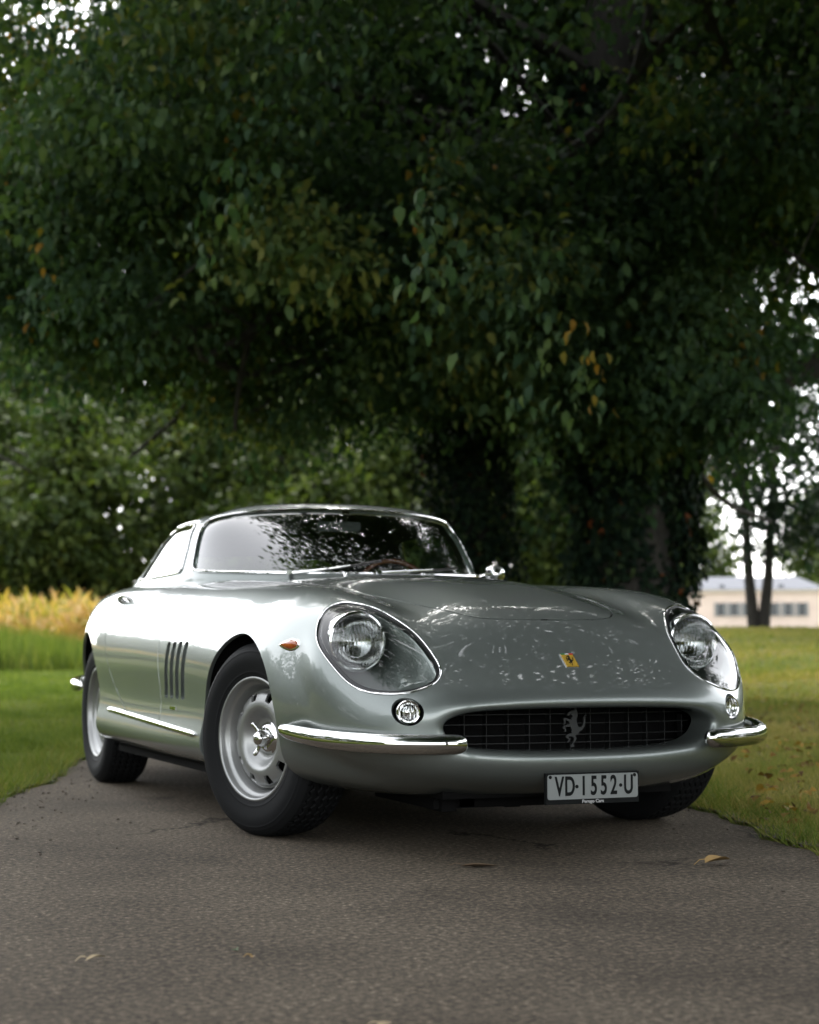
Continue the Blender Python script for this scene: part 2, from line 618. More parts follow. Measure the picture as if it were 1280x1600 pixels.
Sg, Wg = np.meshgrid(sv, wv_, indexing='ij')
half = np.where(Wg < 0, ROAD_W + edge_noise(Sg, 1.3), ROAD_W + edge_noise(Sg, 4.1))
bend = -.0025 * np.maximum(Sg - 8, 0) ** 2
rx = RC[0] + Sg * RDIR[0] + (Wg * half + bend) * RN[0]; ry = RC[1] + Sg * RDIR[1] + (Wg * half + bend) * RN[1]
rz = np.where(np.abs(Wg) > .98, -.012, 0.0) + np.where(Sg > 14, .004, 0)
I = np.arange(rx.size).reshape(rx.shape)
ROAD = quick_mesh('road', np.stack([rx, ry, rz], -1).reshape(-1, 3), np.stack([I[:-1, :-1], I[:-1, 1:], I[1:, 1:], I[1:, :-1]], -1).reshape(-1, 4)[:, ::-1], M['asphalt'], None, smooth=False)
tag(ROAD, kind='structure')

# ---------------------------------------------------------------- foliage
def leaf_mat(name, stops, rough=.45, trans=.35, spec=.10):
    m = bpy.data.materials.new(name); m.use_nodes = True
    n, l = m.node_tree.nodes, m.node_tree.links
    b = n['Principled BSDF']; b.inputs['Roughness'].default_value = rough; b.inputs['Specular IOR Level'].default_value = spec
    at = n.new('ShaderNodeAttribute'); at.attribute_name = 'shade'
    r = ramp(n, l, at.outputs['Fac'], stops)
    l.new(r.outputs[0], b.inputs['Base Color'])
    tr = n.new('ShaderNodeBsdfTranslucent')
    mu = n.new('ShaderNodeMix'); mu.data_type = 'RGBA'; mu.blend_type = 'MULTIPLY'; mu.inputs[0].default_value = 1
    mu.inputs[7].default_value = (1.3, 1.45, .55, 1)
    l.new(r.outputs[0], mu.inputs[6]); l.new(mu.outputs[2], tr.inputs[0])
    ms = n.new('ShaderNodeMixShader'); ms.inputs[0].default_value = trans
    l.new(b.outputs[0], ms.inputs[1]); l.new(tr.outputs[0], ms.inputs[2])
    l.new(ms.outputs[0], n['Material Output'].inputs[0])
    return m
M['leaf_big'] = leaf_mat('walnut leaves', [(0, (.017, .036, .023)), (.4, (.034, .064, .032)), (.75, (.060, .094, .036)), (.93, (.085, .115, .038)), (.955, (.15, .125, .025)), (1, (.21, .11, .02))], .6, .36, .08)
M['leaf_wood'] = leaf_mat('wood edge leaves', [(0, (.022, .038, .013)), (.4, (.045, .068, .018)), (.8, (.088, .112, .026)), (1, (.125, .135, .034))])
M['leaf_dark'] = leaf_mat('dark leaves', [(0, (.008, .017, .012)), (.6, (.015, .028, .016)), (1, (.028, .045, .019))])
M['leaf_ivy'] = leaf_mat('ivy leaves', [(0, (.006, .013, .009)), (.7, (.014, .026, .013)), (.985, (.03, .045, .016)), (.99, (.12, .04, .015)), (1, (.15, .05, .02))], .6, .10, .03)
M['bark'] = pbr('bark', (.045, .038, .030), .9)
n_, l_, b_ = nodes(M['bark'])
tc = n_.new('ShaderNodeTexCoord'); mp_ = n_.new('ShaderNodeMapping'); mp_.inputs['Scale'].default_value = (9, 9, 1.6)
l_.new(tc.outputs['Object'], mp_.inputs[0]); nb = noise(n_, 2.2, 6, .7, mp_.outputs[0], l_)
rr_ = ramp(n_, l_, nb.outputs[0], [(.35, (.009, .008, .007)), (.6, (.034, .030, .025))]); l_.new(rr_.outputs[0], b_.inputs['Base Color'])
bp = n_.new('ShaderNodeBump'); bp.inputs['Distance'].default_value = .04; l_.new(nb.outputs[0], bp.inputs['Height']); l_.new(bp.outputs[0], b_.inputs['Normal'])


def leaf_cloud(C, axis, nrm_, L, Wd, shade, fold=.25):
    """diamond leaves, two triangles each folded along the midrib: C base points, axis direction, blade normal"""
    n = len(C)
    a = axis / (np.linalg.norm(axis, axis=1)[:, None] + 1e-9)
    t = np.cross(a, nrm_); t /= np.linalg.norm(t, axis=1)[:, None] + 1e-9
    u = np.cross(t, a)
    L = np.asarray(L)[:, None]; Wd = np.asarray(Wd)[:, None]
    tip = C + a * L - u * L * .16
    pts = [C]
    for f, wd in ((.28, .46), (.62, .40)):
        for sg in (1, -1):
            pts.append(C + a * L * f + sg * t * Wd * wd + u * Wd * fold * (wd / .5) - u * L * .05 * f)
    pts.append(tip)
    V = np.stack(pts, 1).reshape(-1, 3)
    k = np.arange(n)[:, None] * 6
    F = np.concatenate([k + np.array([q]) for q in ([0, 1, 2], [1, 3, 2], [2, 3, 4], [3, 5, 4])], 1).reshape(-1, 3)
    return V, F, np.repeat(shade, 4)


def sprays(centres, per, spread, leaf, rng, droop=.6, shade_c=None, yellow=.0, aspect=.55):
    """leaves hanging in sprays around the given centres"""
    nC = len(centres)
    c = np.repeat(centres, per, 0)
    d = rng.normal(size=c.shape) * np.array(spread)
    p = c + d
    ax = rng.normal(size=c.shape) * .7 + np.array([0, 0, -droop]) + d / (np.linalg.norm(d, axis=1)[:, None] + 1e-6) * .5
    nn = rng.normal(size=c.shape) * .6 + np.array([0, 0, 1.0])
    L = leaf * rng.uniform(.65, 1.35, len(c))
    base = rng.uniform(0, .55, nC) if shade_c is None else shade_c
    sh = np.clip(np.repeat(base, per) + rng.uniform(-.12, .38, len(c)), 0, .94)
    if yellow > 0:
        yc = rng.random(nC) < yellow
        ym = np.repeat(yc, per) & (rng.random(len(c)) < .8)
        sh = np.where(ym, rng.uniform(.95, 1, len(c)), sh)
    return leaf_cloud(p, ax, nn, L, L * aspect, sh)


def join_clouds(parts):
    V, F, A, o = [], [], [], 0
    for v, f, a in parts:
        V.append(v); F.append(f + o); A.append(a); o += len(v)
    return np.concatenate(V), np.concatenate(F), np.concatenate(A)


def limb_tree(g, p0, d0, length, r0, rng, depth, ends, bend=.35, ratio=.68):
    """recursive tapered limbs; collects end points"""
    n = 6
    P = [np.array(p0, float)]; d = np.array(d0, float)
    for i in range(n):
        d = d + rng.normal(size=3) * bend * .35; d /= np.linalg.norm(d)
        P.append(P[-1] + d * length / n)
    P = np.array(P)
    g.tube(P, np.linspace(r0, r0 * .5, n + 1), 7 if depth > 1 else 5)
    if depth == 0:
        ends.append(P[-1]); ends.append(P[3]); return
    k = 3 if depth > 1 else 3
    for i in range(k):
        q = P[n - (i * 2 if i < 2 else 3)]
        dd = d + rng.normal(size=3) * .75; dd[2] = dd[2] * .6
        dd /= np.linalg.norm(dd)
        limb_tree(g, q, dd, length * ratio * rng.uniform(.8, 1.15), r0 * .5, rng, depth - 1, ends, bend, ratio)


def plain_tree(name, label, cat, X, D, height, rad, leafmat, seed, n_leaf=9000, leaf=.3, trunk_r=.2, low=.12, group=None, lobes=9, multi=1, squash=1.0, density_core=.5, tilt=0.0):
    rng = np.random.default_rng(seed)
    b = XD(X, D); z0 = float(terrain(b[0], b[1]))
    t = empty(name, (b[0], b[1], z0))
    tag(t, label, cat, group)
    g = Geo()
    for m_ in range(multi):
        off = np.array([0, 0, 0.]) if multi == 1 else np.array([(.19 * CR[0]) * (m_ * 2 - 1), (.19 * CR[1]) * (m_ * 2 - 1), 0])
        lean = rng.normal(size=2) * .02 + (0 if multi == 1 else CR * .08 * (m_ * 2 - 1))
        pts = [off * .6 + np.array([0, 0, -.1])] + [off + np.array([lean[0] * h, lean[1] * h, h]) for h in np.linspace(.12, .8, 7) * height]
        g.tube(pts, [trunk_r * 1.5] + list(np.linspace(trunk_r * 1.12, trunk_r * .3, 7)), 10)
        for k in range(9):
            h = height * rng.uniform(.25, .75); a = rng.uniform(0, 6.28)
            st = np.array([off[0] + lean[0] * h, off[1] + lean[1] * h, h])
            dr = np.array([math.cos(a), math.sin(a), rng.uniform(.15, .8)]); dr /= np.linalg.norm(dr)
            ln = rad * rng.uniform(.55, .95)
            q = [st, st + dr * ln * .5 + (0, 0, ln * .05), st + dr * ln + (0, 0, ln * .02)]
            g.tube(catmull(q, 4), np.linspace(trunk_r * .42, trunk_r * .08, 9), 6)
    g.build('trunk', M['bark'], t)
    # crown: clumps on the surface of overlapping lobes
    per = 26
    nC = max(40, n_leaf // per)
    cen = []
    lob = []
    zc0, zc1 = height * low, height
    for k in range(lobes):
        hz = zc0 + (zc1 - zc0) * (k + .5) / lobes
        prof = math.sin(math.pi * min(1, max(.08, ((hz - zc0) / (zc1 - zc0)) ** .8 * .86 + .1)))
        a = rng.uniform(0, 6.28); rr = rad * .55 * prof * rng.uniform(.3, 1)
        lob.append((rr * math.cos(a), rr * math.sin(a), hz, rad * prof * rng.uniform(.50, .72)))
    for k in range(nC):
        lx, ly, lz, lr = lob[rng.integers(len(lob))]
        v = rng.normal(size=3); v /= np.linalg.norm(v)
        q = rng.uniform(density_core, 1.05) ** .6
        cen.append((lx + v[0] * lr * q, ly + v[1] * lr * q, max(height * low * .6, lz + v[2] * lr * q * .72 * squash)))
    cen = np.array(cen)
    V, F, A = sprays(cen, per, (rad * .085 + .1, rad * .085 + .1, rad * .05 + .06), leaf, rng, .35, yellow=.0)
    quick_mesh('crown', V, F, leafmat, t, attr=A)
    return t

# --- the big tree behind the car, two ivied stems, crown hanging low over the drive
rng = np.random.default_rng(11)
BX, BD = 2.25, 18.0
bb = XD(BX, BD); bz = float(terrain(bb[0], bb[1]))
BIG = empty('broadleaf_tree', (bb[0], bb[1], bz))
tag(BIG, 'huge dark tree with ivy-clad trunk right behind the car, branches hanging over the drive', 'tree')
g = Geo(); ends = []
wob = lambda h: np.array([.10 * math.sin(h * .8), .08 * math.cos(h * .9), h])
tp = np.array([wob(h) for h in np.linspace(-.2, 9, 14)])
g.tube(tp, np.interp(np.linspace(-.2, 9, 14), [-.2, .3, 2, 5, 9], [.75, .56, .46, .38, .22]), 16)
for k in range(15):
    h = 2.9 + 5.6 * (k / 14.0) + rng.uniform(-.2, .2); a = k * 2.399 + rng.uniform(-.3, .3)
    if k in (1, 4, 7): a = math.atan2(-CR[1], -CR[0]) + rng.uniform(-.5, .5)
    if k in (2, 5): a = math.atan2(-CD[1], -CD[0]) + rng.uniform(-.5, .5)
    limb_tree(g, wob(h), (math.cos(a), math.sin(a), rng.uniform(.25, .6)), rng.uniform(3.0, 4.0), .17 - .006 * k, rng, 2, ends)
def bough(P, r):
    q = [np.append(XD(x, d) - bb, z) for x, d, z in P]
    pts = catmull(q, 6); g.tube(pts, np.linspace(r, r * .18, len(pts)), 7)
    for i in range(4, len(pts) - 2, 3):
        dr = rng.normal(size=3) * .5 + np.array([0, 0, -.55]); dr /= np.linalg.norm(dr)
        ln = rng.uniform(.5, 1.3)
        g.tube([pts[i], pts[i] + dr * ln * .5 + (0, 0, .05), pts[i] + dr * ln + (0, 0, -.12)], [r * .2, r * .13, .006], 5)
bough([(2.2, 17.8, 4.2), (.6, 16.6, 5.5), (-1.2, 15.8, 5.9), (-2.7, 15.4, 5.4), (-3.6, 15.2, 4.7)], .055)
bough([(2.2, 17.8, 5.2), (.2, 16.0, 6.9), (-1.6, 15.0, 7.0), (-2.9, 14.6, 6.4)], .05)
bough([(2.2, 17.8, 3.6), (1.0, 16.4, 4.6), (-.4, 15.4, 4.6), (-1.6, 14.9, 4.1), (-2.3, 14.7, 3.5)], .045)
bough([(2.2, 17.8, 3.8), (2.6, 14.8, 4.8), (3.2, 13.2, 4.8), (3.6, 12.6, 4.2)], .05)
bough([(2.2, 17.8, 4.6), (3.6, 16.4, 5.6), (4.8, 15.8, 5.4), (5.6, 15.4, 4.7)], .05)
g.build('trunk', M['bark'], BIG)
# ivy round the lower trunk
nI = 26000
th = rng.uniform(0, 6.283, nI); hh = rng.uniform(0, 1, nI) ** .9 * 6.5
ir = np.interp(hh, [0, .5, 2, 4, 6.5], [.85, .66, .60, .66, .8]) * (1 + .14 * np.sin(th * 2 + hh * 1.1) + .13 * np.sin(th * 3 - hh * 1.9) + .10 * np.sin(th * 5 + hh * 3.1)) * rng.uniform(.62, 1.02, nI)
cp = np.stack([.10 * np.sin(hh * .8) + ir * np.cos(th), .08 * np.cos(hh * .9) + ir * np.sin(th), hh], 1)
rad_ = np.stack([np.cos(th), np.sin(th), np.zeros(nI)], 1)
V, F, A = leaf_cloud(cp, rng.normal(size=(nI, 3)) * .5 + np.array([0, 0, -.9]) + rad_ * .3, rad_ + rng.normal(size=(nI, 3)) * .45, rng.uniform(.06, .13, nI), rng.uniform(.05, .10, nI), rng.random(nI) ** 1.5)
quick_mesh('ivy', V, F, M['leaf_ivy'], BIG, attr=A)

def crown_pts(n, rng, X0, D0, z0, RX, RD_, RZ, shell=.35):
    v = rng.normal(size=(n, 3)); v /= np.linalg.norm(v, axis=1)[:, None]
    q = rng.uniform(shell ** 3, 1, n) ** (1 / 3)
    X = X0 + v[:, 0] * RX * q; D = D0 + v[:, 1] * RD_ * q; z = z0 + v[:, 2] * RZ * q
    return X, D, z
def clumps(X, D, z, n_spray, size, rng, yellow=0.0, per=26, leaf=.10, droop=.8):
    """foliage gathered in flat, drooping clumps (one per branch end), light and dark ones"""
    k = len(X)
    base = np.clip(rng.beta(1.3, 2.2, k) * .95, 0, .8)
    sz = size * rng.uniform(.65, 1.35, k)
    Xc, Dc, zc, sh = (np.repeat(q, n_spray) for q in (X, D, z, base))
    s_ = np.repeat(sz, n_spray)
    a = rng.uniform(0, 6.283, len(Xc)); r = np.sqrt(rng.random(len(Xc)))
    Xc = Xc + s_ * r * np.cos(a); Dc = Dc + s_ * r * np.sin(a)
    zc = zc - s_ * .55 * r ** 2 + s_ * .30 * rng.normal(size=len(Xc)) * (1 - .5 * r)
    w = XD(Xc, Dc)
    return sprays(np.column_stack([w - bb, zc]), per, (.17, .17, .17), leaf, rng, droop, shade_c=sh, yellow=yellow)
parts = []
# main dome
X, D, z = crown_pts(560, rng, 1.6, 17.5, 8.4, 8.0, 7.6, 6.0, .45)
keep = (z > 3.2 + .9 * np.sin(X * 1.1 + 1) + .5 * np.sin(D * 1.3)) & (z > 1.3 + .36 * np.minimum(D, 13) * (D < 13)) & ~((X < -3.0) & (X > -5.2) & (z > 6.2) & (z < 8.2)) & (z < 12) & ~((X > .165 * D) & (z < 2.2 + .17 * D))
parts.append(clumps(X[keep], D[keep], z[keep], 22, .95, rng, .006, 26, .105))
for (x_, d_, z_, rx_, rz_, n2, yl) in ((-3.2, 18.0, 5.7, 1.7, 1.7, 46, .03), (-1.2, 18.5, 6.8, 2.2, 1.6, 34, .01), (4.6, 18.5, 7.0, 2.6, 1.8, 36, .004)):
    X, D, z = crown_pts(n2, rng, x_, d_, z_, rx_, 2.6, rz_, .1)
    parts.append(clumps(X, D, z, 22, .75, rng, yl, 26, .10))
for (x_, d_, z_, rx_, rd_, rz_, n2) in ((2.2, 20.5, 8.2, 5.4, 2.6, 4.6, 1300), (-1.6, 20.5, 6.6, 2.6, 2.0, 2.2, 380)):
    X, D, z = crown_pts(n2, rng, x_, d_, z_, rx_, rd_, rz_, .0)
    k_ = (z > 3.2) & ~((X > 1.0) & (X < 2.0) & (z > 6.6) & (z < 7.4)) & ~((X > 2.9) & (X < 3.8) & (z > 6.2) & (z < 7.6))
    w = XD(X[k_], D[k_]); parts.append(sprays(np.column_stack([w - bb, z[k_]]), 22, (.42, .42, .36), .20, rng, .7))
# skirts that hang lower towards the left and over the right
for (x_, d_, z_, rx_, rd_, rz_, n2, yl) in ((-1.7, 17.5, 4.8, 3.3, 4.0, 1.7, 62, .014), (3.0, 16.5, 5.4, 1.9, 3.4, 1.3, 40, .004), (1.0, 17.5, 4.3, 1.9, 2.8, 1.4, 34, .006), (2.5, 16.4, 3.0, .9, .8, .9, 12, .0)):
    X, D, z = crown_pts(n2, rng, x_, d_, z_, rx_, rd_, rz_, .1)
    parts.append(clumps(X, D, z, 20, .62, rng, yl, 26, .10, 1.0))
# twigs reaching towards the viewer with larger hanging leaves
X, D, z = crown_pts(110, rng, 1.2, 11.5, 5.9, 3.2, 2.2, 1.5, .2)
w = XD(X, D); parts.append(sprays(np.column_stack([w - bb, z]), 24, (.26, .26, .28), .095, rng, 1.2, yellow=.0))
for sx_, sd_, sz_ in ((.05, 9.6, 2.75), (.85, 11.5, 2.35), (1.2, 12.0, 2.2), (-1.2, 11.0, 3.2), (-3.1, 14.5, 3.9), (.4, 13, 4.2)):
    X, D, z = crown_pts(5, rng, sx_, sd_, sz_ + .35, .18, .2, .5, .0)
    w = XD(X, D); parts.append(sprays(np.column_stack([w - bb, z]), 9, (.09, .09, .15), .10, rng, 2.0, yellow=.08))
# canopy closing over the drive, above the car and the viewer
X, D, z = crown_pts(3000, rng, 4.0, 4.5, 8.4, 7.4, 10.0, 2.8, .1)
keep = (z > np.maximum(5.4, 1.3 + .40 * D) + .5 * np.maximum(0, -1 - X)) & (X > -1.7 + .8 * np.sin(D * .9)) & (D < 15)
w = XD(X[keep], D[keep]); parts.append(sprays(np.column_stack([w - bb, z[keep]]), 30, (.5, .5, .4), .19, rng, .6, yellow=.01))
V, F, A = join_clouds(parts)
quick_mesh('crown', V, F, M['leaf_big'], BIG, attr=A)

# second ivied stem, thinner, left of the big trunk
sb = XD(.62, 19.0); sz = float(terrain(sb[0], sb[1]))
ST = empty('ivied_tree', (sb[0], sb[1], sz)); tag(ST, 'slender ivy-covered tree seen just above the car roof, left of the huge trunk', 'tree')
Geo().tube([(.05 * math.sin(h), .04 * math.cos(h * 1.2), h) for h in np.linspace(-.1, 7, 12)], np.linspace(.26, .10, 12), 10).build('trunk', M['bark'], ST)
nI = 12000; th = rng.uniform(0, 6.283, nI); hh = rng.uniform(0, 6.5, nI)
ir = .34 * (1 + .22 * np.sin(th * 2 + hh * 1.4) + .18 * np.sin(th * 3 - hh * 2.6)) * rng.uniform(.6, 1.3, nI) + .03 * hh
rad_ = np.stack([np.cos(th), np.sin(th), np.zeros(nI)], 1)
V, F, A = leaf_cloud(np.stack([.05 * np.sin(hh) + ir * np.cos(th), .04 * np.cos(hh * 1.2) + ir * np.sin(th), hh], 1), rng.normal(size=(nI, 3)) * .5 + np.array([0, 0, -.9]), rad_ + rng.normal(size=(nI, 3)) * .45, rng.uniform(.06, .12, nI), rng.uniform(.05, .09, nI), rng.random(nI) ** 1.5)
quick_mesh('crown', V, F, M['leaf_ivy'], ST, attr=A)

# --- wood edge behind the field
for k, (X, D, h, r, mat, lab) in enumerate([
    (-16.6, 66, 10.2, 4.6, 'leaf_wood', 'leafy green tree at the left end of the wood edge behind the corn'),
    (-12.4, 62, 9.2, 4.4, 'leaf_wood', 'round bushy tree of the wood edge, just left above the car'),
    (-8.2, 66, 10.6, 4.4, 'leaf_wood', 'mid-green tree of the wood edge above the car\'s side window'),
    (-4.4, 62, 9.4, 4.2, 'leaf_wood', 'yellowish green tree of the wood edge above the windscreen'),
    (-.2, 60, 9.2, 4.2, 'leaf_wood', 'bright green tree behind the car roof, left of the ivied stem'),
    (4.6, 58, 8.8, 4.4, 'leaf_wood', 'green tree seen between the two ivied trunks'),
    (-5.2, 73, 17.5, 6.2, 'leaf_wood', 'taller tree of the wood edge, between the two huge dark ones'),
    (-15.5, 75, 16.5, 6.2, 'leaf_wood', 'taller tree of the wood edge, right of the dark conifer-like one'),
    (7.5, 70, 16.5, 6.0, 'leaf_wood', 'taller tree behind the two ivied trunks'),
    (-21.5, 80, 20, 6.0, 'leaf_dark', 'tall dark conifer-like tree at the left edge of the picture'),
    (-11, 82, 23, 8.0, 'leaf_dark', 'large dark tree rising behind the wood edge on the left'),
    (2, 84, 24, 9.0, 'leaf_dark', 'large dark tree rising behind the wood edge in the middle'),
]):
    plain_tree('wood_edge_tree', lab, 'tree', X, D, h, r, M[mat], 100 + k, n_leaf=(14000 if h < 12 else 20000) if mat == 'leaf_wood' else 18000, leaf=(.34 if h < 12 else .42) if mat == 'leaf_wood' else .58, trunk_r=.24, low=.10 if mat == 'leaf_wood' else .2, group='trees of the wood edge', squash=1.0)

# --- right-hand background
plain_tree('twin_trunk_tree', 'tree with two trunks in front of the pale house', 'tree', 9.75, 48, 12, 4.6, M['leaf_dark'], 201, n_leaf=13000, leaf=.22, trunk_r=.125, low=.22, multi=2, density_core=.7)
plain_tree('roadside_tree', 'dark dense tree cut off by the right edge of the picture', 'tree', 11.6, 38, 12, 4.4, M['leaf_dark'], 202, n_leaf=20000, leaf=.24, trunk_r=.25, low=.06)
for k, (X, D, h, r, lab) in enumerate([
    (10.0, 95, 9.0, 3.2, 'green tree beside the left end of the pale house'),
    (14.0, 120, 11, 4.2, 'dark green tree behind the left end of the pale house'),
    (7.6, 70, 8.0, 2.6, 'bushy tree right of the huge trunk, above the front wing'),
    (36, 235, 22, 11, 'distant tree rising behind the pale house roof'),
    (58, 240, 22, 11, 'distant tree behind the right end of the pale house')]):
    plain_tree('park_tree', lab, 'tree', X, D, h, r, M['leaf_wood'] if k != 1 else M['leaf_dark'], 210 + k, n_leaf=11000, leaf=.36 if D < 130 else .9, trunk_r=.25, low=.05, group='trees in the park on the right')

# --- distant wood across the open field on the left (it mirrors in the car's flank)
rng = np.random.default_rng(31)
cen = []
line = catmull([(-120, 175), (-98, 125), (-76, 62), (-52, 14), (-44, -30), (-50, -70)], 7)
for k, (X0, D0) in enumerate(line):
    h = 16 + 2.6 * math.sin(k * 1.7) + 1.5 * math.sin(k * .6)
    v = rng.normal(size=(70, 3)); v /= np.linalg.norm(v, axis=1)[:, None]
    q = XD(X0 + v[:, 0] * 5, D0 + v[:, 1] * 6)
    cen.append(np.column_stack([q, np.maximum(.5, h * .5 + v[:, 2] * h * .5)]))
V, F, A = sprays(np.concatenate(cen), 30, (1.1, 1.1, .9), 1.1, rng, .35)
tag(quick_mesh('far_wood', V, F, M['leaf_wood'], None, attr=A), 'far-off wood across the open field, left of the picture', 'wood', kind='stuff')

# --- wood closing the park on the right, beyond the frame
rng = np.random.default_rng(37)
cen = []
for k, (X0, D0) in enumerate(catmull([(62, 150), (60, 100), (52, 55), (46, 10), (48, -40)], 7)):
    h = 13 + 2.5 * math.sin(k * 1.9)
    v = rng.normal(size=(80, 3)); v /= np.linalg.norm(v, axis=1)[:, None]
    q = XD(X0 + v[:, 0] * 5, D0 + v[:, 1] * 6)
    cen.append(np.column_stack([q, np.maximum(.5, h * .5 + v[:, 2] * h * .5) + .8]))
V, F, A = sprays(np.concatenate(cen), 22, (1.1, 1.1, .8), 1.1, rng, .35)
tag(quick_mesh('park_wood', V, F, M['leaf_wood'], None, attr=A), 'far-off wood closing the park, right of the picture', 'wood', kind='stuff')

# --- tree over the drive behind the viewer (mirrors in the bonnet)
BT = empty('overhanging_tree', (*XD(6.5, -6.5), float(terrain(*XD(6.5, -6.5))))); tag(BT, 'leafy tree overhanging the drive from the right, only seen mirrored in the nose', 'tree')
g = Geo(); ends = []
g.tube([(0, 0, -.2), (.05, .02, 2), (.1, 0, 5), (.1, .1, 8)], [.5, .4, .3, .2], 12)
for k in range(7):
    a = k * 2.4; limb_tree(g, (0.05, 0, 3.2 + .6 * k), (math.cos(a), math.sin(a), .5), 3, .12, rng, 1, ends)
g.build('trunk', M['bark'], BT)
X, D, z = crown_pts(2300, rng, 3.6, -6.0, 8.2, 7.6, 7.0, 3.8, .2)
keep = (X > -3.2) & (z > 4.6)
w = XD(X[keep], D[keep]) - np.array(BT.location)[:2]
V, F, A = sprays(np.column_stack([w, z[keep]]), 28, (.5, .5, .4), .18, rng, .6, yellow=.01)
quick_mesh('crown', V, F, M['leaf_big'], BT, attr=A)

# ---------------------------------------------------------------- pale house on the rise
M['stucco'] = pbr('pale pink render', (.62, .50, .43), .9)
n_, l_, b_ = nodes(M['stucco']); tc = n_.new('ShaderNodeTexCoord'); nb = noise(n_, .6, 4, .6, tc.outputs['Object'], l_)
rr_ = ramp(n_, l_, nb.outputs[0], [(.3, (.58, .46, .40)), (.7, (.68, .55, .48))]); l_.new(rr_.outputs[0], b_.inputs['Base Color'])
M['slate'] = pbr('slate', (.17, .175, .19), .85, Specular_IOR_Level=.05); M['shutter'] = pbr('grey shutters', (.20, .205, .21), .6); M['pane_dark'] = pbr('dark window', (.03, .035, .04), .15); M['cornice'] = pbr('cornice', (.66, .56, .50), .85)
hc = XD(41.0, 205); hz = 2.2
HO = empty('house', (hc[0], hc[1], hz), -CAM_YAW - math.radians(8)); tag(HO, 'pale pink house with grey slate roof and shuttered windows on the rise', 'house')
HW, HD_, HH = 7.7, 5.0, 4.4
Geo().box((-HW, -HD_, -2), (HW, HD_, HH)).build('wall', M['stucco'], HO, smooth=False)
Geo().box((-HW - .3, -HD_ - .3, HH), (HW + .3, HD_ + .3, HH + .35)).build('cornice', M['cornice'], HO, smooth=False)
e = .55
v = [(-HW - e, -HD_ - e, HH + .35), (HW + e, -HD_ - e, HH + .35), (HW + e, HD_ + e, HH + .35), (-HW - e, HD_ + e, HH + .35), (-HW + 2.6, -1, HH + 2.0), (HW - 2.6, -1, HH + 2.0), (HW - 2.6, 1, HH + 2.0), (-HW + 2.6, 1, HH + 2.0)]
RF = Geo().add(v, [(0, 1, 5, 4), (1, 2, 6, 5), (2, 3, 7, 6), (3, 0, 4, 7), (4, 5, 6, 7), (3, 2, 1, 0)]).build('roof', M['slate'], HO, smooth=False)
for x in (-3.8, -.6, 3.0):
    Geo().box((x - .25, -HD_ + .2, HH + .5), (x + .25, -HD_ + 1.4, HH + .95)).build('dormer', M['pane_dark'], RF, smooth=False)
for x in (-4.0, -2.45, -.9, 2.1, 3.7, 5.3):
    wn_ = Geo().box((x - .40, -HD_ - .06, 1.7), (x + .40, -HD_ + .1, 3.2)).build('window', M['pane_dark'], HO, smooth=False)
    for s_ in (-1, 1):
        Geo().box((x + s_ * .56 - .16, -HD_ - .12, 1.65), (x + s_ * .56 + .16, -HD_ - .04, 3.25)).build('shutter', M['shutter'], wn_, smooth=False)
    Geo().box((x - .5, -HD_ - .16, 1.56), (x + .5, -HD_, 1.66)).build('sill', M['cornice'], wn_, smooth=False)
Geo().box((.2, -HD_ - .07, -1), (1.1, -HD_ + .1, .9)).build('door', M['shutter'], HO, smooth=False)

# ---------------------------------------------------------------- grass, weeds, corn
def blades(x, y, h, wdt, rng, shade, lean=.5):
    n = len(x)
    z = terrain(x, y) - .01
    a = rng.uniform(0, 6.283, n); ln = rng.normal(size=(n, 2)) * lean
    dx, dy = np.cos(a) * wdt * .5, np.sin(a) * wdt * .5
    b0 = np.stack([x - dx, y - dy, z], 1); b1 = np.stack([x + dx, y + dy, z], 1)
    t = np.stack([x + ln[:, 0] * h, y + ln[:, 1] * h, z + h], 1)
    V = np.stack([b0, b1, t], 1).reshape(-1, 3)
    return V, np.arange(3 * n).reshape(-1, 3), shade
M['grass'] = leaf_mat('grass blades', [(0, (.055, .088, .016)), (.4, (.105, .142, .028)), (.7, (.155, .180, .042)), (.86, (.20, .165, .06)), (1, (.26, .19, .085))], .7, .3)
M['grass_dry'] = leaf_mat('dry verge grass', [(0, (.075, .10, .022)), (.35, (.14, .165, .038)), (.6, (.22, .20, .065)), (.8, (.30, .235, .095)), (1, (.36, .27, .13))], .7, .3)
rng = np.random.default_rng(5)
def patch(n, X0, X1, D0, D1, p=1.0):
    D = D0 + (D1 - D0) * rng.random(n) ** p
    X = X0 + (X1 - X0) * rng.random(n)
    return X, D
def keep_off(x, y, m=0.0):
    s = (x - RC[0]) * RDIR[0] + (y - RC[1]) * RDIR[1]
    d = (x - RC[0]) * RN[0] + (y - RC[1]) * RN[1] + .0025 * np.maximum(s - 8, 0) ** 2
    return (np.abs(d) > ROAD_W + m + np.where(d < 0, edge_noise(s, 1.3), edge_noise(s, 4.1)))
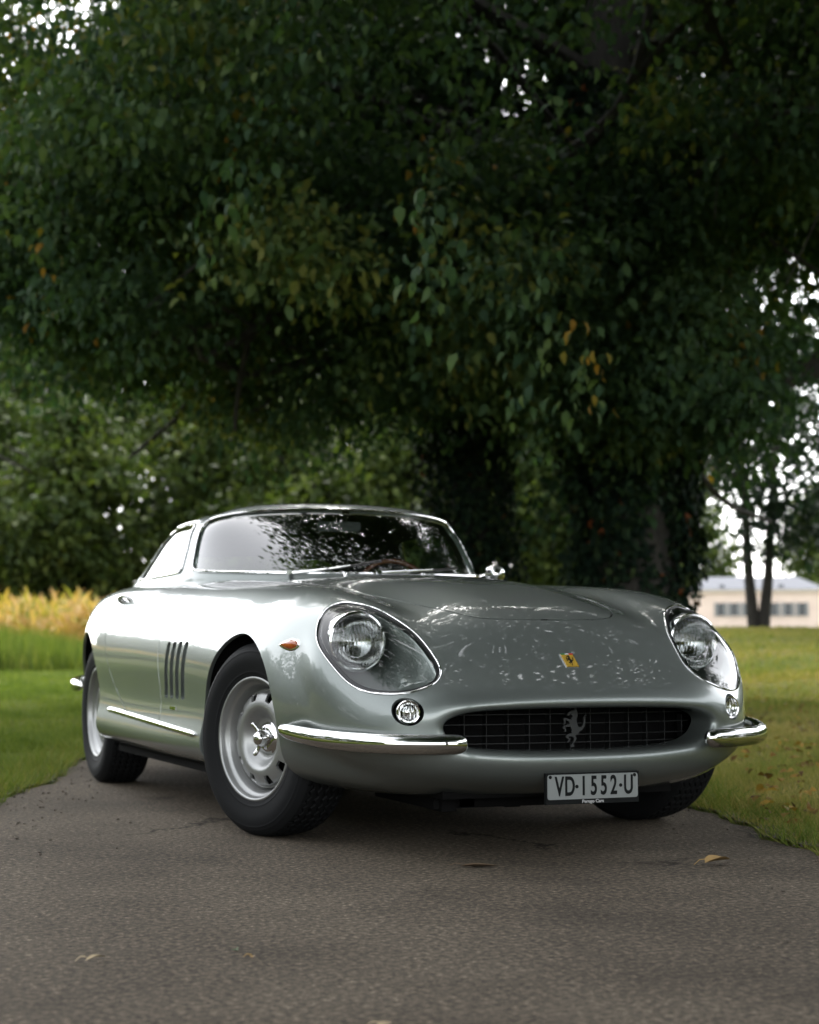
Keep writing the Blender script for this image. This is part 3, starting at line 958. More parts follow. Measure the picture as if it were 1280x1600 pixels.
def lawn(name, X0f, X1f, side, label):
    parts = []
    for n, D0, D1, hh_, ww, p in ((230000, 2.5, 12, .050, .0048, 1.3), (130000, 10, 24, .060, .009, 1.2), (80000, 22, 48, .07, .022, 1.1)):
        D = D0 + (D1 - D0) * rng.random(n) ** p
        X = X0f(D) + (X1f(D) - X0f(D)) * rng.random(n)
        w = XD(X, D); k = keep_off(w[:, 0], w[:, 1], -.02)
        w = w[k]; m = len(w)
        dry = .5 + .5 * np.sin(w[:, 0] * .9 + 1.7 * np.sin(w[:, 1] * .6)) * np.sin(w[:, 1] * .8 + side)
        sh = np.clip(rng.random(m) * .62 + dry * .26 * (1.3 if side > 0 else .7) + (.08 if side > 0 else 0), 0, 1)
        tuft = .5 + .5 * np.sin(w[:, 0] * 5.1 + 2 * np.sin(w[:, 1] * 2.3)) * np.sin(w[:, 1] * 4.3 + 1.7 * np.sin(w[:, 0] * 1.9))
        sh = np.clip(sh + .28 * (.5 - tuft), 0, 1)
        parts.append(blades(w[:, 0], w[:, 1], hh_ * (.45 + 1.0 * tuft ** 1.5) * rng.uniform(.5, 1.35, m), ww * rng.uniform(.7, 1.4, m), rng, sh))
    V, F, A = join_clouds(parts)
    o = quick_mesh(name, V, F, M['grass'] if side < 0 else M['grass_dry'], None, attr=A)
    tag(o, label, 'grass', kind='stuff')
lawn('lawn_grass', lambda D: -.44 * D - 1.3, lambda D: -.10 * D - .3, -1, 'short green mown grass left of the drive')
lawn('verge_grass', lambda D: .08 * D + .4, lambda D: .42 * D + 1.6, 1, 'patchy green and straw-coloured grass right of the drive')
# tall weeds before the field
n = 34000
X, D = patch(n, -34, -5, 37, 46); w = XD(X, D)
hgt = (.55 + .55 * sst((-6.5 - X) / 4)) * rng.uniform(.5, 1.2, n)
V, F, A = blades(w[:, 0], w[:, 1], hgt, rng.uniform(.03, .07, n), rng, np.clip(rng.random(n) * .75, 0, 1), .25)
tag(quick_mesh('tall_grass', V, F, M['grass'], None, attr=A), 'tall green weeds growing along the edge of the corn field', 'weeds', kind='stuff')
# ripe corn
M['corn'] = leaf_mat('ripe corn', [(0, (.10, .15, .03)), (.3, (.28, .25, .06)), (.6, (.46, .29, .11)), (.85, (.56, .36, .18)), (1, (.62, .45, .27))], .7, .3)
parts = []
n = 4200
X, D = patch(n, -46, -3.5, 47, 56); w = XD(X, D); zz = terrain(w[:, 0], w[:, 1])
H = rng.uniform(1.35, 1.85, n)
V, F, A = blades(w[:, 0], w[:, 1], H, np.full(n, .06), rng, rng.uniform(.2, .9, n), .04); parts.append((V, F, A))
for k in range(7):
    f = .22 + .12 * k
    a = rng.uniform(0, 6.283, n)
    base = np.column_stack([w, zz + H * f])
    ax = np.stack([np.cos(a) * .6, np.sin(a) * .6, rng.uniform(-.5, 1.5, n)], 1)
    sh = np.clip(rng.normal(.80 - .35 * f, .22, n), 0, 1)
    parts.append(leaf_cloud(base, ax, np.column_stack([rng.normal(size=(n, 2)) * .3, np.ones(n)]), rng.uniform(.45, .8, n), rng.uniform(.07, .12, n), sh))
V, F, A = join_clouds(parts)
tag(quick_mesh('corn_field', V, F, M['corn'], None, attr=A), 'strip of ripe orange and green corn before the dark wood edge', 'corn', kind='stuff')

# bare soil and grit where the drive meets the grass
M['soil'] = pbr('dark soil', (.035, .026, .018), .95)
n_, l_, b_ = nodes(M['soil']); tc = n_.new('ShaderNodeTexCoord'); nb = noise(n_, 45, 5, .75, tc.outputs['Object'], l_)
rr_ = ramp(n_, l_, nb.outputs[0], [(.35, (.030, .024, .017)), (.55, (.070, .056, .040)), (.7, (.13, .105, .078))]); l_.new(rr_.outputs[0], b_.inputs['Base Color'])
bp = n_.new('ShaderNodeBump'); bp.inputs['Distance'].default_value = .02; l_.new(nb.outputs[0], bp.inputs['Height']); l_.new(bp.outputs[0], b_.inputs['Normal'])
rng = np.random.default_rng(17)
sv2 = np.linspace(-8, 16, 700)
for sd_, ph in ((-1, 1.3), (1, 4.1)):
    e0 = ROAD_W + edge_noise(sv2, ph) - .035 + .03 * np.abs(np.sin(sv2 * 19 + ph)) * rng.random(700)
    e1 = ROAD_W + edge_noise(sv2, ph) + .10 + .07 * np.sin(sv2 * 2.3 + ph) + .03 * np.sin(sv2 * 9.7)
    bnd = -.0025 * np.maximum(sv2 - 8, 0) ** 2
    rows = []
    for f in (0, .33, .66, 1):
        w_ = sd_ * (e0 + (e1 - e0) * f) + bnd
        rows.append(np.stack([RC[0] + sv2 * RDIR[0] + w_ * RN[0], RC[1] + sv2 * RDIR[1] + w_ * RN[1], np.full(700, .003 - .006 * f)], 1))
    V = np.stack(rows, 1).reshape(-1, 3); I = np.arange(700 * 4).reshape(700, 4)
    F = np.stack([I[:-1, :-1], I[:-1, 1:], I[1:, 1:], I[1:, :-1]], -1).reshape(-1, 4)
    tag(quick_mesh('verge_soil', V, F if sd_ < 0 else F[:, ::-1], M['soil'], None, smooth=True), kind='structure')
parts = []
for sd_, ph in ((-1, 1.3), (1, 4.1)):
    n = 32000
    sv3 = rng.uniform(-6, 15, n); clump = .5 + .5 * np.sin(sv3 * 7 + ph) * np.sin(sv3 * 2.9)
    w_ = sd_ * (ROAD_W + edge_noise(sv3, ph) - .015 + .28 * rng.random(n) ** 1.0 - .045 * clump) - .0025 * np.maximum(sv3 - 8, 0) ** 2
    x, y = RC[0] + sv3 * RDIR[0] + w_ * RN[0], RC[1] + sv3 * RDIR[1] + w_ * RN[1]
    parts.append(blades(x, y, rng.uniform(.03, .09, n) * (.6 + .7 * clump), rng.uniform(.003, .007, n), rng, np.clip(rng.random(n) * .8 + .1, 0, 1), .7))
V, F, A = join_clouds(parts)
tag(quick_mesh('edge_tufts', V, F, M['grass'], None, attr=A), 'ragged grass tufts leaning over the edges of the drive', 'grass', kind='stuff')

# loose grit along the edges of the drive
n = 1500
sv4 = rng.uniform(-5, 12, n); sd4 = np.where(rng.random(n) < .5, -1, 1)
w_ = sd4 * (ROAD_W - np.abs(rng.normal(size=n)) * .28 + .05)
x, y = RC[0] + sv4 * RDIR[0] + w_ * RN[0], RC[1] + sv4 * RDIR[1] + w_ * RN[1]
r_ = rng.uniform(.0025, .008, n)
ico = np.array([(1, 0, 0), (-1, 0, 0), (0, 1, 0), (0, -1, 0), (0, 0, .7), (0, 0, -.4)]); icf = np.array([(0, 2, 4), (2, 1, 4), (1, 3, 4), (3, 0, 4), (2, 0, 5), (1, 2, 5), (3, 1, 5), (0, 3, 5)])
P = ico[None] * rng.uniform(.6, 1.4, (n, 6, 1)) * r_[:, None, None] + np.stack([x, y, r_ * .4], 1)[:, None]
M['grit'] = pbr('grit', (.10, .085, .07), .9, Specular_IOR_Level=.1)
tag(quick_mesh('loose_grit', P.reshape(-1, 3), (icf[None] + np.arange(n)[:, None, None] * 6).reshape(-1, 3), M['grit'], None), 'loose grit scattered along the edges of the drive', 'grit', kind='stuff')
# ---------------------------------------------------------------- the car (nose towards -y, front axle at y=0, ground z=0)
CAR = empty('sports_car', (0, 0, 0))
tag(CAR, 'silver classic coupe with covered headlights, parked on the asphalt drive', 'car')

# control rows: nose to tail; each row from the top centre line round the right-hand side to the bottom centre line
def row(y, pts):
    return [(p[0], y + (p[2] if len(p) > 2 else 0), p[1]) for p in pts]

NET = [
    # inside of the grille mouth
    [(0, -.80, .452), (.20, -.80, .450), (.34, -.79, .444), (.405, -.785, .43), (.437, -.78, .41), (.445, -.775, .388), (.437, -.775, .366), (.42, -.78, .345), (.388, -.785, .326), (.33, -.79, .312), (.19, -.80, .302), (0, -.80, .300)],
    [(0, -.88, .450), (.20, -.876, .448), (.345, -.866, .442), (.413, -.857, .429), (.447, -.85, .41), (.456, -.846, .388), (.449, -.847, .365), (.43, -.85, .343), (.396, -.856, .324), (.335, -.866, .310), (.19, -.878, .300), (0, -.88, .298)],
    # rolled lip
    [(0, -.918, .462), (.205, -.913, .460), (.362, -.902, .452), (.438, -.889, .437), (.478, -.879, .412), (.489, -.875, .386), (.480, -.877, .358), (.457, -.883, .332), (.416, -.892, .310), (.345, -.905, .295), (.19, -.918, .284), (0, -.922, .282)],
    [(0, -.888, .508), (.22, -.883, .506), (.40, -.868, .498), (.50, -.848, .482), (.572, -.828, .447), (.602, -.813, .403), (.598, -.815, .355), (.552, -.835, .308), (.495, -.855, .274), (.395, -.878, .252), (.22, -.897, .240), (0, -.902, .237)],
    [(0, -.785, .586), (.22, -.780, .583), (.41, -.768, .572), (.53, -.748, .556), (.632, -.728, .517), (.690, -.702, .458), (.702, -.694, .388), (.672, -.712, .312), (.575, -.750, .256), (.455, -.785, .219), (.25, -.815, .200), (0, -.82, .196)],
    [(0, -.635, .712), (.22, -.632, .708), (.40, -.625, .678), (.53, -.612, .674), (.668, -.600, .642), (.752, -.575, .572), (.765, -.562, .452), (.748, -.578, .348), (.655, -.620, .262), (.53, -.655, .200), (.28, -.69, .172), (0, -.70, .168)],
    [(0, -.45, .787), (.22, -.45, .780), (.39, -.45, .742), (.51, -.447, .762), (.635, -.44, .756), (.738, -.43, .694), (.782, -.425, .577), (.800, -.428, .450), (.777, -.45, .318), (.66, -.48, .205), (.33, -.5, .155), (0, -.5, .155)],
    row(-.20, [(0, .842), (.22, .834), (.40, .790), (.515, .812), (.640, .816), (.757, .753), (.818, .632), (.838, .495), (.828, .352), (.775, .215), (.40, .155), (0, .155)]),
    row(.10, [(0, .875), (.22, .866), (.41, .826), (.53, .844), (.64, .840), (.757, .775), (.832, .655), (.853, .515), (.846, .360), (.805, .215), (.40, .155), (0, .155)]),
    row(.50, [(0, .901), (.22, .893), (.42, .868), (.55, .868), (.66, .857), (.772, .797), (.845, .675), (.865, .530), (.857, .365), (.822, .215), (.40, .155), (0, .155)]),
    row(.90, [(0, .905), (.22, .902), (.43, .893), (.56, .889), (.67, .873), (.780, .812), (.850, .690), (.869, .540), (.858, .365), (.826, .215), (.40, .155), (0, .155)]),
    row(1.40, [(0, .918), (.22, .917), (.43, .912), (.57, .905), (.685, .886), (.787, .825), (.853, .700), (.869, .545), (.858, .367), (.826, .215), (.40, .155), (0, .155)]),
    row(1.90, [(0, .915), (.22, .915), (.43, .912), (.58, .908), (.695, .893), (.793, .832), (.853, .705), (.867, .550), (.857, .372), (.826, .220), (.40, .16), (0, .16)]),
    row(2.40, [(0, .895), (.22, .896), (.43, .898), (.58, .898), (.695, .885), (.790, .825), (.842, .705), (.851, .550), (.843, .385), (.812, .235), (.40, .17), (0, .17)]),
    row(2.90, [(0, .860), (0.210, .862), (0.411, .868), (0.525, .868), (0.621, .853), (0.702, .795), (0.747, .685), (0.754, .550), (0.740, .410), (0.697, .280), (0.382, .22), (0, .22)]),
    row(3.30, [(0, .818), (0.209, .82), (0.380, .822), (0.484, .820), (0.560, .803), (0.625, .750), (0.659, .660), (0.665, .550), (0.646, .430), (0.589, .330), (0.361, .28), (0, .28)]),
    row(3.46, [(0, .800), (0.210, .80), (0.363, .798), (0.458, .790), (0.525, .772), (0.583, .720), (0.611, .640), (0.616, .550), (0.597, .445), (0.544, .360), (0.344, .32), (0, .32)]),
    row(3.44, [(0, .74), (.18, .74), (.32, .735), (.42, .725), (.48, .705), (.53, .670), (.555, .615), (.555, .555), (.54, .485), (.49, .425), (.28, .40), (0, .40)]),
    row(3.43, [(0, .60), (.05, .60), (.09, .60), (.11, .60), (.12, .60), (.13, .59), (.13, .575), (.13, .56), (.12, .55), (.11, .54), (.05, .54), (0, .54)]),
]
# flatten the mouth a little
for k_, f_ in ((0, .84), (1, .84), (2, .90)):
    NET[k_] = [(x, y, .380 + (z - .376) * f_) for x, y, z in NET[k_]]
BODY = Loft(NET)
us = np.concatenate([np.linspace(0, 1, 5)[:-1], np.linspace(1, 6, 90)[:-1], np.linspace(6, 13, 150)[:-1], np.linspace(13, 18, 50)])
vs = np.concatenate([np.linspace(0, 9, 120)[:-1], np.linspace(9, 11, 12)])
SK = Skin(BODY, 0, 0, us=us, vs=vs, flip=1.0)


def on_body(p):
    """nearest point of the car's skin (right half, x>0) and its normal"""
    P = SK.pos()[:SK.n0]; k = np.argmin(((P - np.array(p)) ** 2).sum(1))
    return P[k], SK.nor()[k]


SK.pos(); SK.n0 = len(SK.uv)
FL = np.array([-1., 1, 1])
SIDES = ((1, 'left'), (-1, 'right'))

# ---- cut the skin into panels and openings -------------------------------------------------
FRONT_Y, REAR_Y, ARCH_R = 0.0, 2.40, .358
def arch(y0, zc, r):
    return lambda P, q: np.where(P[:, 0] > .5, np.hypot(P[:, 1] - y0, np.maximum(P[:, 2] - zc, 0)) - r, 1.0)
shell, _ = SK.split(SK.whole, arch(FRONT_Y - .005, .315, ARCH_R))
shell, _ = SK.split(shell, arch(REAR_Y - .01, .33, .365))

# headlight teardrops
HN = np.array([.42, -.55, .72]); HN /= np.linalg.norm(HN)
HE1 = np.array([1., 0, 0]) - HN * HN[0]; HE1 /= np.linalg.norm(HE1); HE2 = np.cross(HN, HE1)
HEAD3 = np.array([(.716, -.475, .667), (.672, -.42, .73), (.615, -.412, .758), (.575, -.438, .76), (.535, -.478, .752), (.496, -.535, .725), (.452, -.632, .67), (.430, -.73, .595), (.434, -.785, .552), (.468, -.82, .52), (.522, -.82, .50), (.58, -.793, .489), (.642, -.739, .492), (.69, -.672, .518), (.722, -.585, .578), (.730, -.525, .625)])
HEAD2 = catmull(np.stack([HEAD3 @ HE1, HEAD3 @ HE2], 1), 5, True)
def head_sd(P):
    d = poly_sdf(np.stack([P @ HE1, P @ HE2], 1), HEAD2)
    return np.where((P[:, 1] < -.2) & (P[:, 2] > .42), d, 1.0)
shell, headreg = SK.split(shell, lambda P, q: head_sd(P))
headband, headglass = SK.split(headreg, lambda P, q: head_sd(P) + .013)

# round front lamps below the headlights
FOG = np.array([.562, .437])
def fog_sd(P):
    return np.where((P[:, 1] < -.6), np.hypot(P[:, 0] - FOG[0], P[:, 2] - FOG[1]) - .041, 1.0)
shell, fogreg = SK.split(shell, lambda P, q: fog_sd(P))

# bonnet
BON = catmull([(0, -.632), (.12, -.630), (.205, -.618), (.258, -.588), (.30, -.52), (.345, -.40), (.385, -.22), (.42, .02), (.445, .25), (.46, .50), (.45, .70), (.40, .80), (.25, .74), (0, .71),
               (-.25, .74), (-.40, .80), (-.45, .70), (-.46, .50), (-.445, .25), (-.42, .02), (-.385, -.22), (-.345, -.40), (-.30, -.52), (-.258, -.588), (-.205, -.618), (-.12, -.630)], 5, True)
def bon_sd(P, q):
    return np.where(P[:, 2] > .6, poly_sdf(P[:, :2], BON), 1.0)
shell, bonnet = SK.split(shell, bon_sd)

# doors (outline in side view)
DOOR = np.concatenate([catmull([(.960, .90), (.962, .70), (.945, .50), (.935, .352)], 6), catmull([(.955, .336), (1.2, .345), (1.48, .356), (1.60, .395), (1.74, .46), (1.85, .56), (1.93, .68), (1.97, .80), (1.96, .88)], 6), [(1.9, 1.0), (1.0, 1.0)]])
def door_sd(P, q):
    return np.where((P[:, 0] > .62), poly_sdf(P[:, 1:], DOOR), 1.0)
shell, door = SK.split(shell, door_sd)

# four upright air slots behind the front wheel
slots = []
for k in range(4):
    y0 = .566 + .079 * k
    pl = np.array([(y0 - .022, .638), (y0 - .016, .646), (y0 + .022, .646), (y0 + .028, .638), (y0 + .077, .441), (y0 + .073, .432), (y0 + .033, .432), (y0 + .027, .440)])
    shell, r_ = SK.split(shell, lambda P, q, pl=pl: np.where(P[:, 0] > .7, poly_sdf(P[:, 1:], pl), 1.0))
    slots.append(r_)

# cabin opening under the greenhouse
RING = np.array([(0, .80), (.26, .85), (.47, 1.00), (.595, 1.17), (.645, 1.33), (.675, 1.52), (.69, 1.80), (.68, 2.10), (.65, 2.42), (.54, 2.72), (.28, 2.86), (0, 2.90)])
cab = RING + np.array([[0, .06]] * 3 + [[-.03, .03]] * 2 + [[-.06, 0]] * 4 + [[-.05, -.06]] * 2 + [[0, -.1]])
cab = np.concatenate([cab, cab[::-1][1:-1] * np.array([-1, 1])])
shell, _ = SK.split(shell, lambda P, q: np.where(P[:, 2] > .75, poly_sdf(P[:, :2], cab), 1.0))
door, _ = SK.split(door, lambda P, q: np.where(P[:, 2] > .75, poly_sdf(P[:, :2], cab), 1.0))

def gap(sd, amount):
    """pull the points that lie on a shut line back from it"""
    def f(X, N):
        d = sd(X, None)
        near = np.abs(d) < 2e-4
        e = 1e-3
        G = np.stack([sd(X + np.eye(3)[a] * e, None) - sd(X - np.eye(3)[a] * e, None) for a in range(3)], 1)
        G -= (G * N).sum(1)[:, None] * N
        G /= np.linalg.norm(G, axis=1)[:, None] + 1e-9
        return np.where(near[:, None], G * amount, 0)
    return f

def off_shell(X, N):
    return gap(bon_sd, .0026)(X, N) + gap(door_sd, .0034)(X, N)

body = SK.part('body', shell, M['paint'], CAR, both=True, off=off_shell, lip=.014,
               lip_when=lambda P: (P[:, 0] > .002) & (P[:, 1] < 3.42))
SK.part('bonnet', bonnet, M['paint'], CAR, both=True, off=gap(bon_sd, -.0026), lip=.012, lip_when=lambda P: P[:, 0] > .002)
for sg, nm in SIDES:
    d = SK.part('door', door, M['paint'], CAR, side=sg, off=gap(door_sd, -.0034), lip=.012)
    # push-button door handle
    p, nn = on_body((.795, 1.81, .822))
    g = Geo()
    pts = catmull([p + nn * .006 + (0, -.075, .004), p + nn * .024 + (0, -.05, .004), p + nn * .028, p + nn * .022 + (0, .05, -.002), p + nn * .008 + (0, .068, -.004)], 6)
    g.tube(pts, np.interp(np.linspace(0, 1, len(pts)), [0, .2, .5, .8, 1], [.006, .009, .008, .011, .008]), 10)
    g.tube([p + (0, .062, -.003) - nn * .004, p + (0, .062, -.003) + nn * .022], .013, 14)
    g.tube([p + (0, -.07, .004) - nn * .004, p + (0, -.07, .004) + nn * .010], .010, 12)
    if sg < 0: g.v = [(-a, b, c) for a, b, c in g.v]
    g.build('handle', M['chrome'], d)
    for ks, s_ in enumerate(slots):
        def fl(X, N, y0=.566 + .079 * ks):
            f = np.clip((X[:, 1] - (y0 - .022 + (.64 - X[:, 2]) * .24)) / .05, 0, 1)
            return N * -(.0025 + .0085 * f)[:, None]
        sl = SK.part('air_slot', s_, M['paint'], CAR, side=sg, off=fl, custom=False)
        # side walls of the slot
        e, nn = SK.edge(s_)
        k = len(e); inn = e + fl(e, nn)
        v = np.concatenate([e, inn]) * (1 if sg > 0 else FL)
        mesh('slot_wall', v, [(i, (i + 1) % k, (i + 1) % k + k, i + k) for i in range(k)], M['paint'], sl, smooth=False)

# inner wheel housings and a dark floor close the body from below
for y0, zc, r in ((FRONT_Y, .315, ARCH_R + .012), (REAR_Y - .01, .33, .378)):
    for sg in (1, -1):
        g = Geo()
        a = np.linspace(0, math.pi, 28)
        v = []
        for x in (None, .42):
            for t in a:
                yy, zz = y0 + r * math.cos(t), zc + r * math.sin(t)
                xo = (on_body((.85, yy, zz))[0][0] - .012) if x is None else x
                v.append((sg * xo, yy, zz))
        f = [(i, i + 1, i + 29, i + 28) for i in range(27)] + [tuple(range(28, 56))]
        g.add(v, f).build('wheel_housing', M['black'], CAR, fix=False)
g = Geo().box((-.40, -.72, .165), (.40, 3.2, .20)).box((-.78, .42, .17), (.78, 1.98, .20)).box((-.38, -.60, .125), (.30, -.1, .17)).box((-.22, .1, .12), (.2, .9, .17))
for k, x in enumerate((-.36, -.29, -.2, -.11, .02, .2)):
    g.box((x, -.62 + .02 * k, .118 + .01 * (k % 3)), (x + .05, -.5, .16))
g.build('underside', M['black'], CAR, smooth=False)

# ---- headlights ---------------------------------------------------------------------------
LAMP = np.array([.608, -.520, .645])
M['lens'] = pbr('fluted lens', (.95, .97, .97), .02, 0, Transmission_Weight=1.0, IOR=1.45)
n_, l_, b_ = nodes(M['lens'])
tc = n_.new('ShaderNodeTexCoord'); wv = n_.new('ShaderNodeTexWave'); wv.bands_direction = 'X'
wv.inputs['Scale'].default_value = 28; wv.inputs['Distortion'].default_value = .5
bp = n_.new('ShaderNodeBump'); bp.inputs['Strength'].default_value = .3; bp.inputs['Distance'].default_value = .003
l_.new(tc.outputs['Object'], wv.inputs['Vector']); l_.new(wv.outputs['Fac'], bp.inputs['Height']); l_.new(bp.outputs[0], b_.inputs['Normal'])
def sm(t):
    t = np.clip(t, 0, 1); return t * t * (3 - 2 * t)
for sg, nm in SIDES:
    def bucket(X, N):
        d = sm(-head_sd(X) / .06)
        near = sm((.20 - np.hypot(X[:, 0] - LAMP[0], (X[:, 2] - LAMP[2]) * .8 - .01)) / .11)
        return d[:, None] * (np.array([0, .045, -.03])[None] + near[:, None] * np.array([0, .15, -.02])[None]) - N * .008
    hl = SK.part('headlight', headreg, M['paint'], CAR, side=sg, off=bucket, custom=False)
    SK.part('cover_glass', headglass, M['lampglass'], hl, side=sg, off=-.001)
    SK.part('seal', headband, M['trim'], hl, side=sg, off=-.0015, lip=.012)
    e, nn = SK.edge(headreg)
    g = Geo(); g.tube((e + nn * .001)[::2] * (1 if sg > 0 else FL), .0032, 8, closed=True)
    g.build('trim_ring', M['chrome'], hl)
    c = LAMP * (1 if sg > 0 else FL)
    g = Geo(); g.lathe([(.083, -.012), (.087, -.018), (.093, -.016), (.097, -.006), (.098, .01), (.099, .07), (.085, .09)], 56, 'y', c)
    g.build('bezel', M['chrome'], hl)
    g = Geo(); g.lathe([(r, -.012 - .026 * (1 - (r / .085) ** 2)) for r in np.linspace(.001, .085, 9)] + [(.085, -.008)] + [(r, -.004 - .024 * (1 - (r / .085) ** 2)) for r in np.linspace(.083, .001, 9)], 48, 'y', c)
    g.build('lens', M['lens'], hl)
    g = Geo(); g.lathe([(.085, -.006), (.075, .018), (.055, .042), (.03, .055), (.012, .058), (.012, .025), (.0005, .02)], 40, 'y', c)
    g.build('reflector', M['reflector'], hl)
    # round front lamp
    e, nn = SK.edge(fogreg); k = len(e); m_ = e.mean(0)
    ax = np.array([.30, -.95, .02])
    fl_ = Geo(); inn = e - nn * .004 + np.array([-.004, .034, 0])
    fl_.add(np.concatenate([e, inn, [inn.mean(0)]]) * (1 if sg > 0 else FL), [(i, (i + 1) % k, (i + 1) % k + k, i + k) for i in range(k)] + [(i + k, (i + 1) % k + k, 2 * k) for i in range(k)])
    pl = fl_.build('parking_lamp', M['black'], CAR, fix=False)
    cc = m_ + np.array([.0, .004, 0])
    R = Vector((0, 1, 0)).rotation_difference(Vector(-ax)).to_matrix().to_4x4()
    def put(gg):
        gg.xf(Matrix.Translation(Vector(cc)) @ R)
        if sg < 0: gg.v = [(-a, b, q) for a, b, q in gg.v]
        return gg
    put(Geo().lathe([(.030, -.004), (.034, -.006), (.037, -.002), (.037, .016)], 32, 'y')).build('bezel', M['chrome'], pl)
    put(Geo().lathe([(r, -.004 - .012 * (1 - (r / .031) ** 2)) for r in np.linspace(.0005, .031, 7)] + [(.031, .002), (.0005, .0)], 32, 'y')).build('lens', M['lens'], pl)
    put(Geo().lathe([(.031, .002), (.02, .014), (.006, .018), (.006, .006), (.0005, .004)], 24, 'y')).build('reflector', M['chrome'], pl)
    # amber side repeater
    p, nn = on_body((.765, -.385, .630))
    t = np.array([nn[1], -nn[0], 0.]); t /= np.linalg.norm(t); t = t if t[1] > 0 else -t
    w = np.cross(nn, t)
    def drop(L, H, D, nm2, mat, par):
        V, F = [], []
        for i in range(11):
            f = i / 10
            for j in range(20):
                a = 2 * math.pi * j / 20
                xx = math.cos(a); yy = math.sin(a) * (1 - .42 * (xx > 0) * xx)
                h_ = math.sqrt(max(0, 1 - f * f))
                V.append((p + t * xx * L * f * (1.25 if xx > 0 else .9) + w * yy * H * f + nn * (D * h_ - .002)) * (1 if sg > 0 else FL))
        for i in range(10):
            for j in range(20):
                F.append((i * 20 + j, i * 20 + (j + 1) % 20, (i + 1) * 20 + (j + 1) % 20, (i + 1) * 20 + j))
        g = Geo().add(V, F); return g.build(nm2, mat, par)
    si = drop(.060, .0225, .009, 'side_indicator', M['chrome'], CAR)
    drop(.050, .0172, .019, 'lens', M['amber'], si)

# ---- grille -------------------------------------------------------------------------------
g = Geo()
a = np.linspace(-1, 1, 33)
bx, by = .47 * a, -.70 + .06 * a ** 2
g.add([(x, y, z) for x, y in zip(bx, by) for z in (.27, .48)], [(2 * i, 2 * i + 2, 2 * i + 3, 2 * i + 1) for i in range(32)])
GR = g.build('grille', M['black'], CAR, fix=False)
def gy(x): return -.795 + .20 * x * x
for z, hw in ((.334, .385), (.358, .43), (.392, .445), (.422, .42)):
    xs = np.linspace(-hw, hw, 31)
    Geo().tube([(x, gy(x), z) for x in xs], .0018, 6).build('bar', M['grille'], GR)
for x in np.arange(-.42, .43, .07):
    h0, h1 = .312 + .25 * max(0, abs(x) - .30),   .442 - .25 * max(0, abs(x) - .30)
    Geo().box((x - .0010, gy(x) + .001, h0), (x + .0010, gy(x) + .03, h1)).build('bar', M['grille'], GR, smooth=False)
HORSE = [(-.12, -1.0), (.04, -1.0), (.06, -.92), (.0, -.86), (.16, -.62), (.17, -.52), (.10, -.42), (.24, -.36), (.32, -.22), (.46, -.14), (.58, .02), (.64, .24), (.62, .46), (.68, .66), (.54, .48), (.54, .26), (.48, .08), (.38, .0), (.28, .02), (.20, .22), (.18, .40), (.24, .60), (.22, .82), (.12, .98), (.06, .90), (-.08, .86), (-.26, .74), (-.32, .64), (-.26, .60), (-.12, .66), (-.02, .62), (-.04, .50), (-.12, .40), (-.28, .46), (-.44, .50), (-.48, .44), (-.44, .24), (-.50, .16), (-.42, .16), (-.38, .26), (-.38, .38), (-.24, .32), (-.16, .20), (-.34, .14), (-.50, .06), (-.52, -.02), (-.40, -.14), (-.44, -.22), (-.36, -.20), (-.34, -.10), (-.42, .0), (-.30, .04), (-.12, .04), (-.06, -.16), (-.08, -.30), (-.24, -.34), (-.36, -.44), (-.34, -.52), (-.22, -.60), (-.28, -.74), (-.20, -.74), (-.14, -.60), (-.22, -.50), (-.24, -.46), (-.08, -.44), (.02, -.52), (.06, -.62), (-.06, -.86), (-.14, -.94)]
emb = Geo().prism([(x * .068, z * .060) for x, z in HORSE], ((0.0, -.805, .380), (1, 0, 0), (0, 0, 1), (0, -1, 0)), .006)
emb.build('horse_emblem', M['alloy_dark'], CAR, smooth=False)

# ---- nose badge ---------------------------------------------------------------------------
p, nn = on_body((0, -.789, .582)); nn = np.array([0, nn[1], nn[2]]); nn /= np.linalg.norm(nn); p[0] = 0
up = np.cross(nn, (1, 0, 0)); up = up if up[2] > 0 else -up
rect = [(-.023, -.0325), (.023, -.0325), (.023, .0325), (-.023, .0325)]
bd = Geo().prism(rect, (p - nn * .001, (1, 0, 0), up, nn), .004).build('badge', M['chrome'], CAR, smooth=False)
Geo().prism([(x * .9, y * .92) for x, y in rect], (p + nn * .002, (1, 0, 0), up, nn), .003).build('enamel', M['yellow'], bd, smooth=False)
Geo().prism([(x * .021, z * .024 - .002) for x, z in HORSE], (p + nn * .0052, (1, 0, 0), up, nn), .001).build('horse', M['ink'], bd, smooth=False)
M['flag_red'] = pbr('badge red', (.45, .02, .02), .3); M['flag_green'] = pbr('badge green', (.02, .16, .05), .3)
for k, mt in enumerate((M['flag_green'], M['white_ink'], M['flag_red'])):
    Geo().prism([(-.0207 + .0138 * k, .0245), (-.0069 + .0138 * k, .0245), (-.0069 + .0138 * k, .0295), (-.0207 + .0138 * k, .0295)], (p + nn * .0052, (1, 0, 0), up, nn), .0008).build('stripe', mt, bd, smooth=False)

